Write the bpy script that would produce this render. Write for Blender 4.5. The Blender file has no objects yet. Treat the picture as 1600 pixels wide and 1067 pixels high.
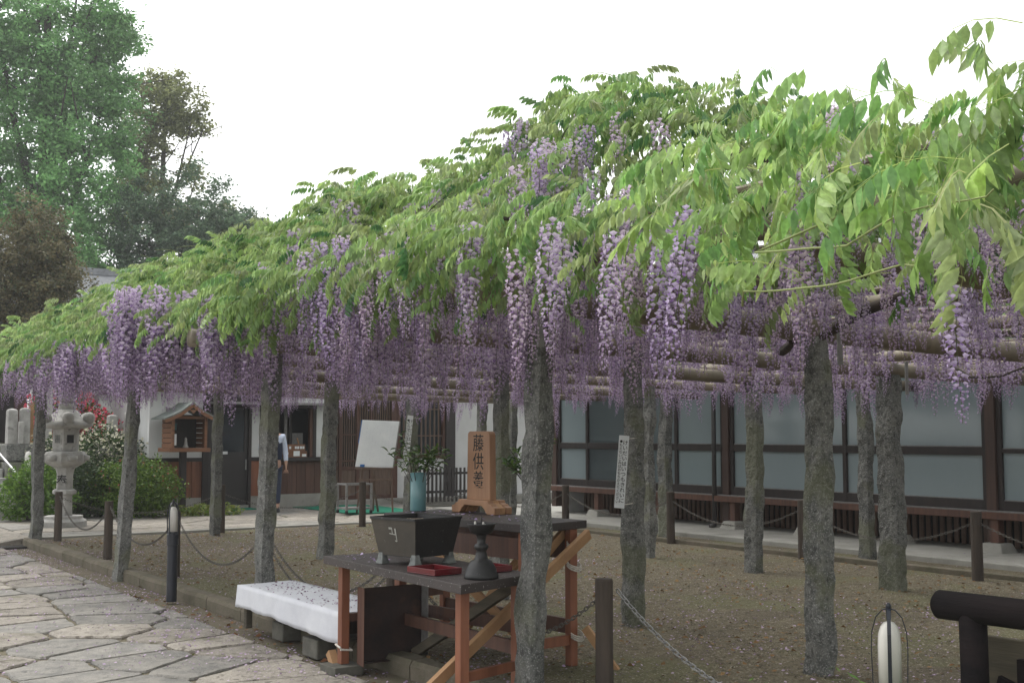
import bpy, math, random
import numpy as np
from mathutils import Vector, Matrix, Euler, noise

# ------------------------------------------------------------------ camera, sky, sun, exposure
SC = bpy.context.scene
COL = SC.collection
R = math.radians
YA = R(34.574)                       # the kerb runs this far to the left of the view direction
A = Vector((-math.sin(YA), math.cos(YA), 0))     # along the kerb, away
B = Vector((math.cos(YA), math.sin(YA), 0))      # across the pergola, towards the glazed hall
cam = bpy.data.cameras.new('camera'); cam.lens = 41.6; cam.sensor_width = 36
cam.clip_start = .05; cam.clip_end = 600
co = bpy.data.objects.new('camera', cam); COL.objects.link(co)
co.location = (0, 0, 1.5); co.rotation_euler = (R(90 + 4.466), 0, 0)
SC.camera = co

SUN_EL, SUN_AZ = 60, -48            # degrees; azimuth clockwise from +Y
w = bpy.data.worlds.new('World'); SC.world = w; w.use_nodes = True
nt = w.node_tree; nt.nodes.clear()
sky = nt.nodes.new('ShaderNodeTexSky'); sky.sky_type = 'NISHITA'; sky.sun_disc = False
sky.sun_elevation = R(SUN_EL); sky.sun_rotation = R(SUN_AZ)
sky.air_density = 1.6; sky.dust_density = 1.0; sky.ozone_density = 1.0
hs = nt.nodes.new('ShaderNodeHueSaturation'); hs.inputs['Saturation'].default_value = .07
bg = nt.nodes.new('ShaderNodeBackground'); bg.inputs['Strength'].default_value = .15
ow = nt.nodes.new('ShaderNodeOutputWorld')
nt.links.new(sky.outputs[0], hs.inputs['Color']); nt.links.new(hs.outputs[0], bg.inputs['Color'])
nt.links.new(bg.outputs[0], ow.inputs['Surface'])
sun = bpy.data.lights.new('sun', 'SUN'); sun.energy = 1.5; sun.angle = R(40); sun.color = (1, .97, .92)
so = bpy.data.objects.new('sun', sun); COL.objects.link(so)
sd = Vector((math.sin(R(SUN_AZ)) * math.cos(R(SUN_EL)), math.cos(R(SUN_AZ)) * math.cos(R(SUN_EL)), math.sin(R(SUN_EL))))
so.rotation_euler = sd.to_track_quat('Z', 'Y').to_euler(); so.location = (-10, -10, 20)
SC.view_settings.view_transform = 'Standard'; SC.view_settings.look = 'None'
SC.view_settings.exposure = 1.0; SC.view_settings.gamma = 1; SC.view_settings.use_curve_mapping = False
try:
    SC.cycles.max_bounces = 6; SC.cycles.diffuse_bounces = 3; SC.cycles.glossy_bounces = 3
    SC.cycles.transmission_bounces = 4; SC.cycles.transparent_max_bounces = 6
    SC.cycles.use_denoising = True
except Exception: pass

rnd = random.Random(7); rng = np.random.default_rng(11)

# ------------------------------------------------------------------ helpers
def W(b, a, z=0): return A * a + B * b + Vector((0, 0, z))
RZ = Matrix.Rotation(YA, 4, 'Z')
BASE = {}
def tag(o, label=None, cat=None, group=None, kind=None):
    if label: o['label'] = label
    if cat: o['category'] = cat
    if group: o['group'] = group
    if kind: o['kind'] = kind
    return o
def thing(name, label, cat, b, a, z=0, rot=0, group=None):
    """Empty at the thing's base; its parts are written in site coordinates (b, a, z)."""
    o = bpy.data.objects.new(name, None); COL.objects.link(o); o.empty_display_size = .1
    o.location = W(b, a, z); o.rotation_euler = (0, 0, YA + rot)
    BASE[o] = Vector((b, a, z))
    return tag(o, label, cat, group)
def link(name, me, m, parent=None):
    o = bpy.data.objects.new(name, me); COL.objects.link(o)
    if m is not None:
        me.materials.clear(); me.materials.append(m)
    if parent is not None: o.parent = parent
    return o
class MB:
    def __init__(s): s.v = []; s.f = []
    def add(s, vs, fs):
        n = len(s.v); s.v += [tuple(p) for p in vs]; s.f += [tuple(i + n for i in f) for f in fs]; return s
    def box(s, x0, x1, y0, y1, z0, z1, M=None):
        vs = [(x, y, z) for z in (z0, z1) for y in (y0, y1) for x in (x0, x1)]
        if M is not None: vs = [M @ Vector(p) for p in vs]
        return s.add(vs, [(0, 2, 3, 1), (4, 5, 7, 6), (0, 1, 5, 4), (2, 6, 7, 3), (0, 4, 6, 2), (1, 3, 7, 5)])
    def bar(s, p, q, w_, h_, up=(0, 0, 1)):
        p = Vector(p); q = Vector(q); d = (q - p).normalized(); u = Vector(up)
        r = d.cross(u)
        if r.length < 1e-4: r = d.cross(Vector((1, 0, 0)))
        r.normalize(); u = r.cross(d)
        r *= w_ / 2; u = u * h_ / 2
        vs = [e + i * r + j * u for e in (p, q) for i, j in ((-1, -1), (1, -1), (1, 1), (-1, 1))]
        return s.add(vs, [(0, 3, 2, 1), (4, 5, 6, 7), (0, 1, 5, 4), (1, 2, 6, 5), (2, 3, 7, 6), (3, 0, 4, 7)])
    def tube(s, pts, rad, n=8, cap=True):
        pts = [Vector(p) for p in pts]
        if not hasattr(rad, '__len__'): rad = [rad] * len(pts)
        vs = []; ref = Vector((.13, .37, .91))
        for i, p in enumerate(pts):
            d = (pts[min(i + 1, len(pts) - 1)] - pts[max(i - 1, 0)]).normalized()
            x = d.cross(ref)
            if x.length < .05: x = d.cross(Vector((1, 0, 0)))
            x.normalize(); y = d.cross(x)
            vs += [p + rad[i] * (math.cos(t) * x + math.sin(t) * y) for t in (2 * math.pi * k / n for k in range(n))]
        fs = []
        for i in range(len(pts) - 1):
            for k in range(n):
                k2 = (k + 1) % n
                fs.append((i * n + k, i * n + k2, (i + 1) * n + k2, (i + 1) * n + k))
        if cap:
            fs.append(tuple(range(n - 1, -1, -1))); m = (len(pts) - 1) * n; fs.append(tuple(m + k for k in range(n)))
        return s.add(vs, fs)
    def lathe(s, prof, n=16, c=(0, 0, 0), ph=0, sx=1, sy=1):
        vs = []
        for r, z in prof:
            vs += [(c[0] + sx * r * math.cos(ph + 2 * math.pi * k / n), c[1] + sy * r * math.sin(ph + 2 * math.pi * k / n), c[2] + z) for k in range(n)]
        fs = []
        for i in range(len(prof) - 1):
            for k in range(n):
                k2 = (k + 1) % n
                fs.append((i * n + k, i * n + k2, (i + 1) * n + k2, (i + 1) * n + k))
        fs.append(tuple(range(n - 1, -1, -1))); m = (len(prof) - 1) * n; fs.append(tuple(m + k for k in range(n)))
        return s.add(vs, fs)
    def prism(s, poly, z0, z1, M=None):
        n = len(poly)
        vs = [Vector((x, y, z0)) for x, y in poly] + [Vector((x, y, z1)) for x, y in poly]
        if M is not None: vs = [M @ p for p in vs]
        return s.add(vs, [tuple(range(n - 1, -1, -1)), tuple(range(n, 2 * n))] + [(k, (k + 1) % n, n + (k + 1) % n, n + k) for k in range(n)])
    def mesh(s, name, off=(0, 0, 0)):
        me = bpy.data.meshes.new(name)
        o = Vector(off)
        me.from_pydata([tuple(Vector(p) - o) for p in s.v], [], s.f); me.update()
        return me
    def build(s, name, m, parent=None, smooth=False, bevel=0, kind=None, label=None, base=None):
        """parent: a thing (or a part, whose root's base is used)"""
        root = parent
        while root is not None and root.parent is not None: root = root.parent
        off = BASE.get(root, Vector((0, 0, 0))) if base is None else base
        me = s.mesh(name, off)
        o = link(name, me, m, parent)
        if parent is None:
            o.location = W(*off) if base is not None else (0, 0, 0); o.rotation_euler = (0, 0, YA)
        if smooth: me.shade_smooth()
        if bevel:
            b = o.modifiers.new('bevel', 'BEVEL'); b.width = bevel; b.segments = 2; b.limit_method = 'ANGLE'; b.angle_limit = R(40)
        if kind: o['kind'] = kind
        if label: o['label'] = label
        return o
def solo(name, mb, m, label, cat, base, group=None, **k):
    """a thing that is one mesh"""
    o = mb.build(name, m, None, base=Vector(base), **k)
    BASE[o] = Vector(base)
    return tag(o, label, cat, group)
def struct(name, mb, m, **k):
    o = mb.build(name, m, None, **k); o['kind'] = 'structure'; return o
def nmesh(name, V, F, col=None, off=None, smooth=False):
    """numpy mesh: V (n,3) F (m,3|4), col (n,3) point colours"""
    V = np.asarray(V, np.float32); F = np.asarray(F, np.int32)
    if off is not None: V = V - np.asarray(off, np.float32)
    me = bpy.data.meshes.new(name); k = F.shape[1]
    me.vertices.add(len(V)); me.vertices.foreach_set('co', V.ravel())
    me.loops.add(F.size); me.loops.foreach_set('vertex_index', F.ravel())
    me.polygons.add(len(F)); me.polygons.foreach_set('loop_start', np.arange(0, F.size, k, dtype=np.int32))
    me.polygons.foreach_set('loop_total', np.full(len(F), k, np.int32))
    me.update(calc_edges=True)
    if col is not None:
        at = me.color_attributes.new('Col', 'FLOAT_COLOR', 'POINT')
        c4 = np.ones((len(V), 4), np.float32); c4[:, :3] = col
        at.data.foreach_set('color', c4.ravel())
    if smooth: me.shade_smooth()
    return me
def rotmats(az, pitch, roll):
    """Rz(az) Ry(-pitch) Rx(roll), vectorised"""
    ca, sa, cp, sp, cr, sr = np.cos(az), np.sin(az), np.cos(pitch), np.sin(pitch), np.cos(roll), np.sin(roll)
    z = np.zeros_like(ca); o = np.ones_like(ca)
    Rz = np.stack([np.stack([ca, -sa, z], -1), np.stack([sa, ca, z], -1), np.stack([z, z, o], -1)], -2)
    Ry = np.stack([np.stack([cp, z, -sp], -1), np.stack([z, o, z], -1), np.stack([sp, z, cp], -1)], -2)
    Rx = np.stack([np.stack([o, z, z], -1), np.stack([z, cr, -sr], -1), np.stack([z, sr, cr], -1)], -2)
    return Rz @ Ry @ Rx
def scatter(protos, which, P, M, S, tint):
    """join copies of proto (V,F,C) meshes: which[i] proto, position, rotation, scale, tint (n,3)"""
    Vs, Fs, Cs = [], [], []; n = 0
    for k, (V, F, C) in enumerate(protos):
        idx = np.nonzero(which == k)[0]
        if len(idx) == 0: continue
        X = np.einsum('nij,vj->nvi', M[idx] * S[idx][:, None, None], V) + P[idx][:, None, :]
        Vs.append(X.reshape(-1, 3)); nv = len(V)
        Fs.append((F[None] + (n + np.arange(len(idx)) * nv)[:, None, None]).reshape(-1, F.shape[1]))
        Cs.append((C[None] * tint[idx][:, None, :]).reshape(-1, 3)); n += len(idx) * nv
    return np.concatenate(Vs), np.concatenate(Fs), np.concatenate(Cs)
def site2world(P):
    """(n,3) of b,a,z -> world"""
    P = np.asarray(P, float)
    return P[:, 0:1] * np.array(B)[None] + P[:, 1:2] * np.array(A)[None] + P[:, 2:3] * np.array([[0, 0, 1.]])

# ------------------------------------------------------------------ materials
def _nodes(name):
    m = bpy.data.materials.new(name); m.use_nodes = True; t = m.node_tree
    return m, t, t.nodes, t.links, t.nodes['Principled BSDF']
def mat(name, c1, c2=None, scale=6, rough=.7, bump=.3, bscale=60, bdist=.004, stretch=(1, 1, 1), detail=6, spots=None, metal=0, spec=.4, orand=.0, ramp=(.35, .65), dirt=None):
    """noise-mixed two-colour surface with fine relief; spots=(colour, scale, threshold); dirt=(colour, scale, amount)"""
    m, t, N, L, bs = _nodes(name)
    tc = N.new('ShaderNodeTexCoord'); mp = N.new('ShaderNodeMapping'); mp.inputs['Scale'].default_value = stretch
    L.new(tc.outputs['Object'], mp.inputs['Vector'])
    oi = N.new('ShaderNodeObjectInfo')
    ad = N.new('ShaderNodeVectorMath'); ad.operation = 'ADD'
    ml = N.new('ShaderNodeMath'); ml.operation = 'MULTIPLY'; ml.inputs[1].default_value = 37
    L.new(oi.outputs['Random'], ml.inputs[0]); L.new(mp.outputs[0], ad.inputs[0]); L.new(ml.outputs[0], ad.inputs[1])
    c2 = c2 or tuple(x * .6 for x in c1)
    n1 = N.new('ShaderNodeTexNoise'); n1.inputs['Scale'].default_value = scale; n1.inputs['Detail'].default_value = detail; n1.inputs['Roughness'].default_value = .65
    L.new(ad.outputs[0], n1.inputs['Vector'])
    mr = N.new('ShaderNodeMapRange'); mr.inputs[1].default_value = ramp[0]; mr.inputs[2].default_value = ramp[1]
    L.new(n1.outputs[0], mr.inputs[0])
    mx = N.new('ShaderNodeMix'); mx.data_type = 'RGBA'; mx.inputs[6].default_value = (*c1, 1); mx.inputs[7].default_value = (*c2, 1)
    L.new(mr.outputs[0], mx.inputs[0]); out = mx.outputs[2]
    def over(col, sc, lo, hi, out, amt=1.):
        nn = N.new('ShaderNodeTexNoise'); nn.inputs['Scale'].default_value = sc; nn.inputs['Detail'].default_value = 4
        L.new(ad.outputs[0], nn.inputs['Vector'])
        r = N.new('ShaderNodeMapRange'); r.inputs[1].default_value = lo; r.inputs[2].default_value = hi; r.inputs[4].default_value = amt
        L.new(nn.outputs[0], r.inputs[0])
        x = N.new('ShaderNodeMix'); x.data_type = 'RGBA'; x.inputs[7].default_value = (*col, 1)
        L.new(r.outputs[0], x.inputs[0]); L.new(out, x.inputs[6]); return x.outputs[2]
    for sp in (spots or []): out = over(sp[0], sp[1], sp[2], sp[2] + .08, out, sp[3] if len(sp) > 3 else 1.)
    if orand:
        hv = N.new('ShaderNodeHueSaturation'); r = N.new('ShaderNodeMapRange'); r.inputs[3].default_value = 1 - orand; r.inputs[4].default_value = 1 + orand
        L.new(oi.outputs['Random'], r.inputs[0]); L.new(r.outputs[0], hv.inputs['Value']); L.new(out, hv.inputs['Color']); out = hv.outputs[0]
    L.new(out, bs.inputs['Base Color'])
    bs.inputs['Roughness'].default_value = rough; bs.inputs['Metallic'].default_value = metal
    bs.inputs['Specular IOR Level'].default_value = spec
    if bump:
        nb = N.new('ShaderNodeTexNoise'); nb.inputs['Scale'].default_value = bscale; nb.inputs['Detail'].default_value = 8; nb.inputs['Roughness'].default_value = .6
        L.new(ad.outputs[0], nb.inputs['Vector'])
        bp = N.new('ShaderNodeBump'); bp.inputs['Strength'].default_value = bump; bp.inputs['Distance'].default_value = bdist
        L.new(nb.outputs[0], bp.inputs['Height']); L.new(bp.outputs[0], bs.inputs['Normal'])
    return m
def leafmat(name, trans=.35, orand=.25, rough=.45, mulcol=None, spec=.35):
    m, t, N, L, bs = _nodes(name)
    at = N.new('ShaderNodeAttribute'); at.attribute_name = 'Col'
    oi = N.new('ShaderNodeObjectInfo'); hv = N.new('ShaderNodeHueSaturation')
    r = N.new('ShaderNodeMapRange'); r.inputs[3].default_value = 1 - orand; r.inputs[4].default_value = 1 + orand
    L.new(oi.outputs['Random'], r.inputs[0]); L.new(r.outputs[0], hv.inputs['Value']); L.new(at.outputs['Color'], hv.inputs['Color'])
    tc = N.new('ShaderNodeTexCoord'); nz = N.new('ShaderNodeTexNoise'); nz.inputs['Scale'].default_value = 70; nz.inputs['Detail'].default_value = 4
    L.new(tc.outputs['Object'], nz.inputs['Vector']); mr = N.new('ShaderNodeMapRange'); mr.inputs[1].default_value = .3; mr.inputs[2].default_value = .7; mr.inputs[3].default_value = .78; mr.inputs[4].default_value = 1.18
    h2 = N.new('ShaderNodeHueSaturation'); L.new(nz.outputs[0], mr.inputs[0]); L.new(mr.outputs[0], h2.inputs['Value']); L.new(hv.outputs[0], h2.inputs['Color']); hv = h2
    bp = N.new('ShaderNodeBump'); bp.inputs['Strength'].default_value = .35; bp.inputs['Distance'].default_value = .004; L.new(nz.outputs[0], bp.inputs['Height']); L.new(bp.outputs[0], bs.inputs['Normal'])
    L.new(hv.outputs[0], bs.inputs['Base Color']); bs.inputs['Roughness'].default_value = rough; bs.inputs['Specular IOR Level'].default_value = spec
    tr = N.new('ShaderNodeBsdfTranslucent'); L.new(hv.outputs[0], tr.inputs['Color'])
    mx = N.new('ShaderNodeMixShader'); mx.inputs[0].default_value = trans
    L.new(bs.outputs[0], mx.inputs[1]); L.new(tr.outputs[0], mx.inputs[2])
    L.new(mx.outputs[0], N['Material Output'].inputs['Surface'])
    return m
def plain(name, c, rough=.6, metal=0, spec=.4): return mat(name, c, tuple(x * .82 for x in c), rough=rough, bump=.08, metal=metal, spec=spec)

GRANITE = mat('granite_post', (.20, .20, .185), (.09, .094, .09), scale=7, rough=.95, bump=1, bscale=38, bdist=.02, detail=10,
              spots=[((.09, .09, .085), 3.5, .58, .3), ((.36, .355, .34), 95, .55, .7), ((.055, .055, .052), 28, .56, .6), ((.05, .05, .048), 75, .6, .6), ((.15, .16, .09), 2.2, .52, .5)], orand=.12)
STONE_L = mat('pale_carved_stone', (.42, .41, .39), (.26, .255, .24), scale=5, rough=.95, bump=.6, bscale=60, bdist=.006, spots=[((.13, .13, .12), 9, .62, .6)])
FLAG = mat('flagstone', (.315, .285, .243), (.19, .172, .148), scale=5, rough=.95, bump=1, bscale=34, bdist=.02, detail=10,
           spots=[((.43, .40, .36), 130, .58, .7), ((.10, .085, .07), 16, .58, .75), ((.12, .12, .06), 3, .6, .5)], orand=.18)
FLAG_G = mat('grey_flagstone', (.275, .258, .228), (.155, .15, .138), scale=5, rough=.9, bump=1, bscale=34, bdist=.02, detail=10,
           spots=[((.36, .36, .35), 130, .6, .6), ((.09, .09, .085), 14, .62, .7)], orand=.14)
JOINT = mat('mossy_joint', (.15, .122, .09), (.11, .10, .06), scale=4, rough=1, bump=.8, bscale=80, bdist=.01)
GRAVEL = mat('gravel_ground', (.20, .172, .11), (.088, .072, .044), scale=14, rough=1, bump=1, bscale=70, bdist=.03, detail=12,
             spots=[((.10, .082, .055), .7, .54, .6), ((.135, .14, .06), .9, .52, .55), ((.40, .35, .29), 60, .58, .7), ((.085, .065, .045), 45, .6, .8)])
KERB = mat('mossy_kerb', (.155, .13, .10), (.095, .088, .058), scale=5, rough=1, bump=.8, bscale=50, bdist=.012)
CONC = mat('concrete', (.34, .33, .30), (.25, .245, .22), scale=2.5, rough=.95, bump=.4, bscale=60, spots=[((.15, .15, .13), 3, .62, .5)])
EARTH = mat('earth', (.10, .085, .055), (.06, .07, .035), scale=1.5, rough=1, bump=.8, bscale=20, bdist=.03)
BAMBOO = mat('weathered_pole', (.25, .21, .15), (.15, .125, .09), scale=4, rough=.6, bump=.25, bscale=30, stretch=(1, 1, 1), spots=[((.12, .10, .07), 6, .6, .6)], orand=.15)
BARK = mat('vine_bark', (.075, .06, .048), (.035, .03, .026), scale=14, rough=.95, bump=.8, bscale=40, bdist=.01)
WOODPOST = mat('dark_fence_wood', (.085, .066, .052), (.045, .036, .03), scale=10, rough=.9, bump=.6, bscale=40, stretch=(1, 1, .12), orand=.15)
ORANGE = mat('red_stained_wood', (.27, .105, .055), (.165, .06, .033), scale=9, rough=.55, bump=.25, bscale=50, stretch=(1, 1, .1))
RAW = mat('raw_timber', (.42, .25, .125), (.27, .15, .075), scale=10, rough=.75, bump=.3, bscale=50, stretch=(.3, .3, .3))
TABLETOP = mat('dark_brown_paint', (.05, .04, .038), (.036, .03, .029), scale=4, rough=.55, bump=.2, bscale=70, spots=[((.35, .34, .33), 55, .66, .5)])
HALLW = mat('dark_brown_timber', (.075, .044, .034), (.05, .031, .026), scale=6, rough=.6, bump=.3, stretch=(3, 3, .2), orand=.1)
TABLEWORN = mat('worn_brown_paint', (.055, .044, .042), (.04, .033, .032), scale=4, rough=.55, bump=.2, bscale=70, spots=[((.42, .41, .39), 70, .64, .8)])
TABLET = mat('varnished_cedar', (.38, .205, .11), (.27, .14, .075), scale=5, rough=.4, bump=.1, bscale=30, stretch=(2.5, 2.5, .25))
TABLET_E = mat('cedar_end_grain', (.50, .29, .15), (.36, .19, .09), scale=12, rough=.6, bump=.2, stretch=(1, 4, 1))
IRON = mat('black_iron', (.014, .0135, .0135), (.008, .008, .009), scale=8, rough=.5, bump=.35, bscale=45, bdist=.004, spots=[((.12, .12, .115), 48, .66, .6)], spec=.5)
IRON_B = mat('brown_iron', (.075, .064, .05), (.05, .044, .036), scale=5, rough=.6, bump=.25, bscale=60, spots=[((.14, .14, .13), 40, .68, .5)])
PEWTER = mat('worn_pewter_foot', (.20, .21, .20), (.09, .10, .095), scale=20, rough=.5, bump=.3)
ASH = mat('incense_ash', (.36, .30, .24), (.20, .16, .12), scale=60, rough=1, bump=1, bscale=90, bdist=.01)
RED = mat('red_lacquer', (.135, .009, .014), (.10, .008, .011), scale=4, rough=.25, bump=.03, spec=.6)
TEAL = mat('turquoise_glaze', (.135, .275, .295), (.11, .235, .26), scale=2, rough=.3, bump=.03, spec=.6)
CLOTH = mat('white_cloth', (.60, .61, .64), (.52, .53, .57), scale=4, rough=.9, bump=.25, bscale=12, bdist=.01)
WHITE = mat('white_board', (.74, .76, .76), (.66, .68, .69), scale=3, rough=.5, bump=.03)
PLASTER = mat('white_plaster', (.66, .665, .66), (.58, .585, .58), scale=1.4, rough=.9, bump=.15, bscale=30, spots=[((.45, .45, .44), 1.5, .66, .5)])
BROWNW = mat('brown_weatherboard', (.20, .085, .045), (.12, .05, .03), scale=6, rough=.7, bump=.3, stretch=(3, 3, .2), orand=.18)
REDBR = mat('red_brown_timber', (.115, .056, .038), (.07, .036, .027), scale=6, rough=.65, bump=.3, stretch=(3, 3, .2), orand=.12)
LATT = mat('weathered_lattice', (.17, .115, .085), (.11, .075, .058), scale=8, rough=.8, bump=.3, stretch=(3, 3, .2))
DKWOOD = mat('near_black_timber', (.035, .026, .024), (.022, .018, .018), scale=6, rough=.5, bump=.2, stretch=(2, 2, .2))
DKMETAL = mat('dark_door_panel', (.045, .04, .04), (.037, .034, .034), scale=3, rough=.45, bump=.05)
INTER = plain('dark_interior', (.02, .02, .022), .9)
SHINWOOD = mat('shrine_box_wood', (.22, .105, .055), (.14, .065, .036), scale=8, rough=.65, bump=.25, stretch=(.3, 3, 3), orand=.1)
COPPER = mat('verdigris_roof', (.155, .175, .16), (.10, .115, .11), scale=8, rough=.6, bump=.2, spots=[((.25, .25, .23), 14, .6, .5)])
TILE = mat('grey_roof_tile', (.20, .21, .22), (.13, .137, .145), scale=7, rough=.6, bump=.2, orand=.15)
NAVY = mat('navy_metal', (.012, .016, .028), (.009, .011, .018), scale=6, rough=.35, bump=.08, spec=.6)
OPAL = mat('opal_diffuser', (.70, .68, .63), (.62, .60, .55), scale=3, rough=.3, bump=.02, spec=.5)
STEEL = mat('galvanised_steel', (.45, .45, .45), (.32, .32, .32), scale=30, rough=.35, bump=.1, metal=.9)
CHAINM = mat('dull_chain', (.15, .14, .125), (.08, .07, .06), scale=60, rough=.6, bump=.2)
RUSTP = mat('burnt_rusty_sheet', (.055, .026, .02), (.012, .011, .012), scale=3, rough=.6, bump=.3, bscale=30, spots=[((.085, .035, .022), 4, .58, .7)])
GREYSTEEL = mat('grey_painted_steel', (.24, .235, .23), (.17, .165, .16), scale=20, rough=.55, bump=.1)
GREEN = mat('green_mat', (.01, .19, .115), (.008, .13, .08), scale=20, rough=1, bump=.8, bscale=200, bdist=.004)
INK = plain('black_ink', (.012, .012, .013), .6)
BLUE = plain('blue_plastic', (.02, .12, .34), .4)
FAINT = plain('faint_pen', (.42, .46, .50), .7)
ROPE = mat('white_rope', (.62, .58, .52), (.45, .42, .37), scale=50, rough=.9, bump=.4)
LOGDARK = mat('dark_log', (.018, .014, .0145), (.010, .009, .010), scale=12, rough=.95, bump=.8, bscale=25, bdist=.01, stretch=(1, .15, 1), spec=.12)
OLDBOARD = mat('weathered_board', (.10, .085, .06), (.05, .044, .033), scale=6, rough=.9, bump=.5, stretch=(1, .25, 3))
EMB = plain('worn_emblem', (.36, .36, .33), .6)
BLOCK = mat('cement_block', (.13, .125, .105), (.08, .077, .066), scale=8, rough=1, bump=.6, bscale=40, bdist=.008)
def glass_frosted():
    m, t, N, L, bs = _nodes('frosted_window_glass')
    tc = N.new('ShaderNodeTexCoord'); n = N.new('ShaderNodeTexNoise'); n.inputs['Scale'].default_value = 1.2; n.inputs['Detail'].default_value = 5
    mp = N.new('ShaderNodeMapping'); mp.inputs['Scale'].default_value = (1, 1, .25); L.new(tc.outputs['Object'], mp.inputs[0]); L.new(mp.outputs[0], n.inputs['Vector'])
    mx = N.new('ShaderNodeMix'); mx.data_type = 'RGBA'; mx.inputs[6].default_value = (.20, .25, .268, 1); mx.inputs[7].default_value = (.24, .29, .308, 1)
    L.new(n.outputs[0], mx.inputs[0]); L.new(mx.outputs[2], bs.inputs['Base Color'])
    bs.inputs['Roughness'].default_value = .09; bs.inputs['Specular IOR Level'].default_value = .5
    return m
FROST = glass_frosted()
DGLASS = plain('dark_window_glass', (.03, .036, .042), .08, spec=.6)
LEAF = leafmat('wisteria_leaf', .52, .18, .5)
PETAL = leafmat('wisteria_flower', .3, .14, .6, spec=.2)
TREELEAF = leafmat('tree_foliage', .3, .1, .55)
FALLEN = leafmat('fallen_petal', .15, .1, .8, spec=.1)

# ------------------------------------------------------------------ text on signs
def text_mesh(name, body, size, depth=.0012, bold=0., line=1.0):
    cu = bpy.data.curves.new(name, 'FONT'); cu.body = body; cu.size = size; cu.extrude = depth; cu.offset = bold
    cu.align_x = 'CENTER'; cu.align_y = 'CENTER'; cu.space_line = line; cu.resolution_u = 2
    o = bpy.data.objects.new(name, cu); COL.objects.link(o)
    dg = bpy.context.evaluated_depsgraph_get()
    me = bpy.data.meshes.new_from_object(o.evaluated_get(dg))
    bpy.data.objects.remove(o); bpy.data.curves.remove(cu); me.name = name
    return me
def put_text(me, m, parent, M):
    me.transform(M); return link('lettering', me, m, parent)

# ================================================================== THE SETTING
GZ = .06            # gravel level, the path is at 0
WZ = .09            # walkway along the buildings at the back
struct('ground', MB().box(-90, 90, -60, 110, -.6, -.06), EARTH)
struct('path', MB().box(-9, 3.73, -6, 17.1, -.12, -.022).box(-9, 3.87, 17.1, 24.5, -.12, -.022), JOINT)
struct('walkway', MB().box(3.88, 11.9, 17.12, 24.5, -.12, WZ - .022), JOINT)
# gravel floor under the pergola, gently uneven
def gravel_sheet():
    nb, na = 90, 150
    bs_ = np.linspace(3.86, 10.72, nb); as_ = np.linspace(-3, 17.1, na)
    V = []
    for a_ in as_:
        for b_ in bs_:
            z = GZ + .018 * noise.noise(Vector((b_ * .9, a_ * .9, 3))) + .006 * noise.noise(Vector((b_ * 5, a_ * 5, 8)))
            V.append((b_, a_, z))
    F = [(j * nb + i, j * nb + i + 1, (j + 1) * nb + i + 1, (j + 1) * nb + i) for j in range(na - 1) for i in range(nb - 1)]
    mb = MB(); mb.v = V; mb.f = F
    return struct('gravel_ground', mb, GRAVEL, smooth=True)
gravel_sheet()
# kerb of single stones along the path
kerb = thing('kerb', None, None, 3.79, 8, 0); kerb['kind'] = 'structure'
a_ = -3.0
while a_ < 17.1:
    l = rnd.uniform(.75, 1.15); a1 = min(a_ + l, 17.1)
    mb = MB(); n = 6
    for k in range(n):
        pass
    prof = [(3.735, -.1), (3.73, .065), (3.75, .095), (3.845, .10), (3.865, .085), (3.87, -.1)]
    rings = []
    for k in range(n + 1):
        t = a_ + .006 + (a1 - a_ - .012) * k / n
        rings.append([(x + .012 * noise.noise(Vector((x * 9, t * 3, 1))), t, z + .014 * noise.noise(Vector((x * 6, t * 2.5, 5)))) for x, z in prof])
    vs = [p for r in rings for p in r]; m_ = len(prof)
    fs = [(i * m_ + k, i * m_ + (k + 1) % m_, (i + 1) * m_ + (k + 1) % m_, (i + 1) * m_ + k) for i in range(n) for k in range(m_)]
    fs += [tuple(range(m_ - 1, -1, -1)), tuple(n * m_ + k for k in range(m_))]
    mb.add(vs, fs).build('kerb_stone', KERB, kerb)
    a_ = a1
struct('walkway_ramp', MB().prism([(3.2, -.1), (3.2, -.015), (3.875, WZ - .002), (3.875, -.1)], 17.3, 24.4, Matrix(((1, 0, 0, 0), (0, 0, 1, 0), (0, 1, 0, 0), (0, 0, 0, 1)))), FLAG)
struct('back_kerb', MB().box(3.88, 11.9, 17.105, 17.22, -.1, WZ + .004), CONC, bevel=.01)
struct('gutter_kerb', MB().box(10.72, 10.82, -3, 17.1, -.1, .115), KERB, bevel=.01)
struct('gutter_strip', MB().box(10.82, 11.6, -3, 17.1, -.1, .05), GRAVEL)
struct('hall_apron', MB().box(11.6, 14.2, -3, 19.5, -.1, .115), CONC, bevel=.012)

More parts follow.
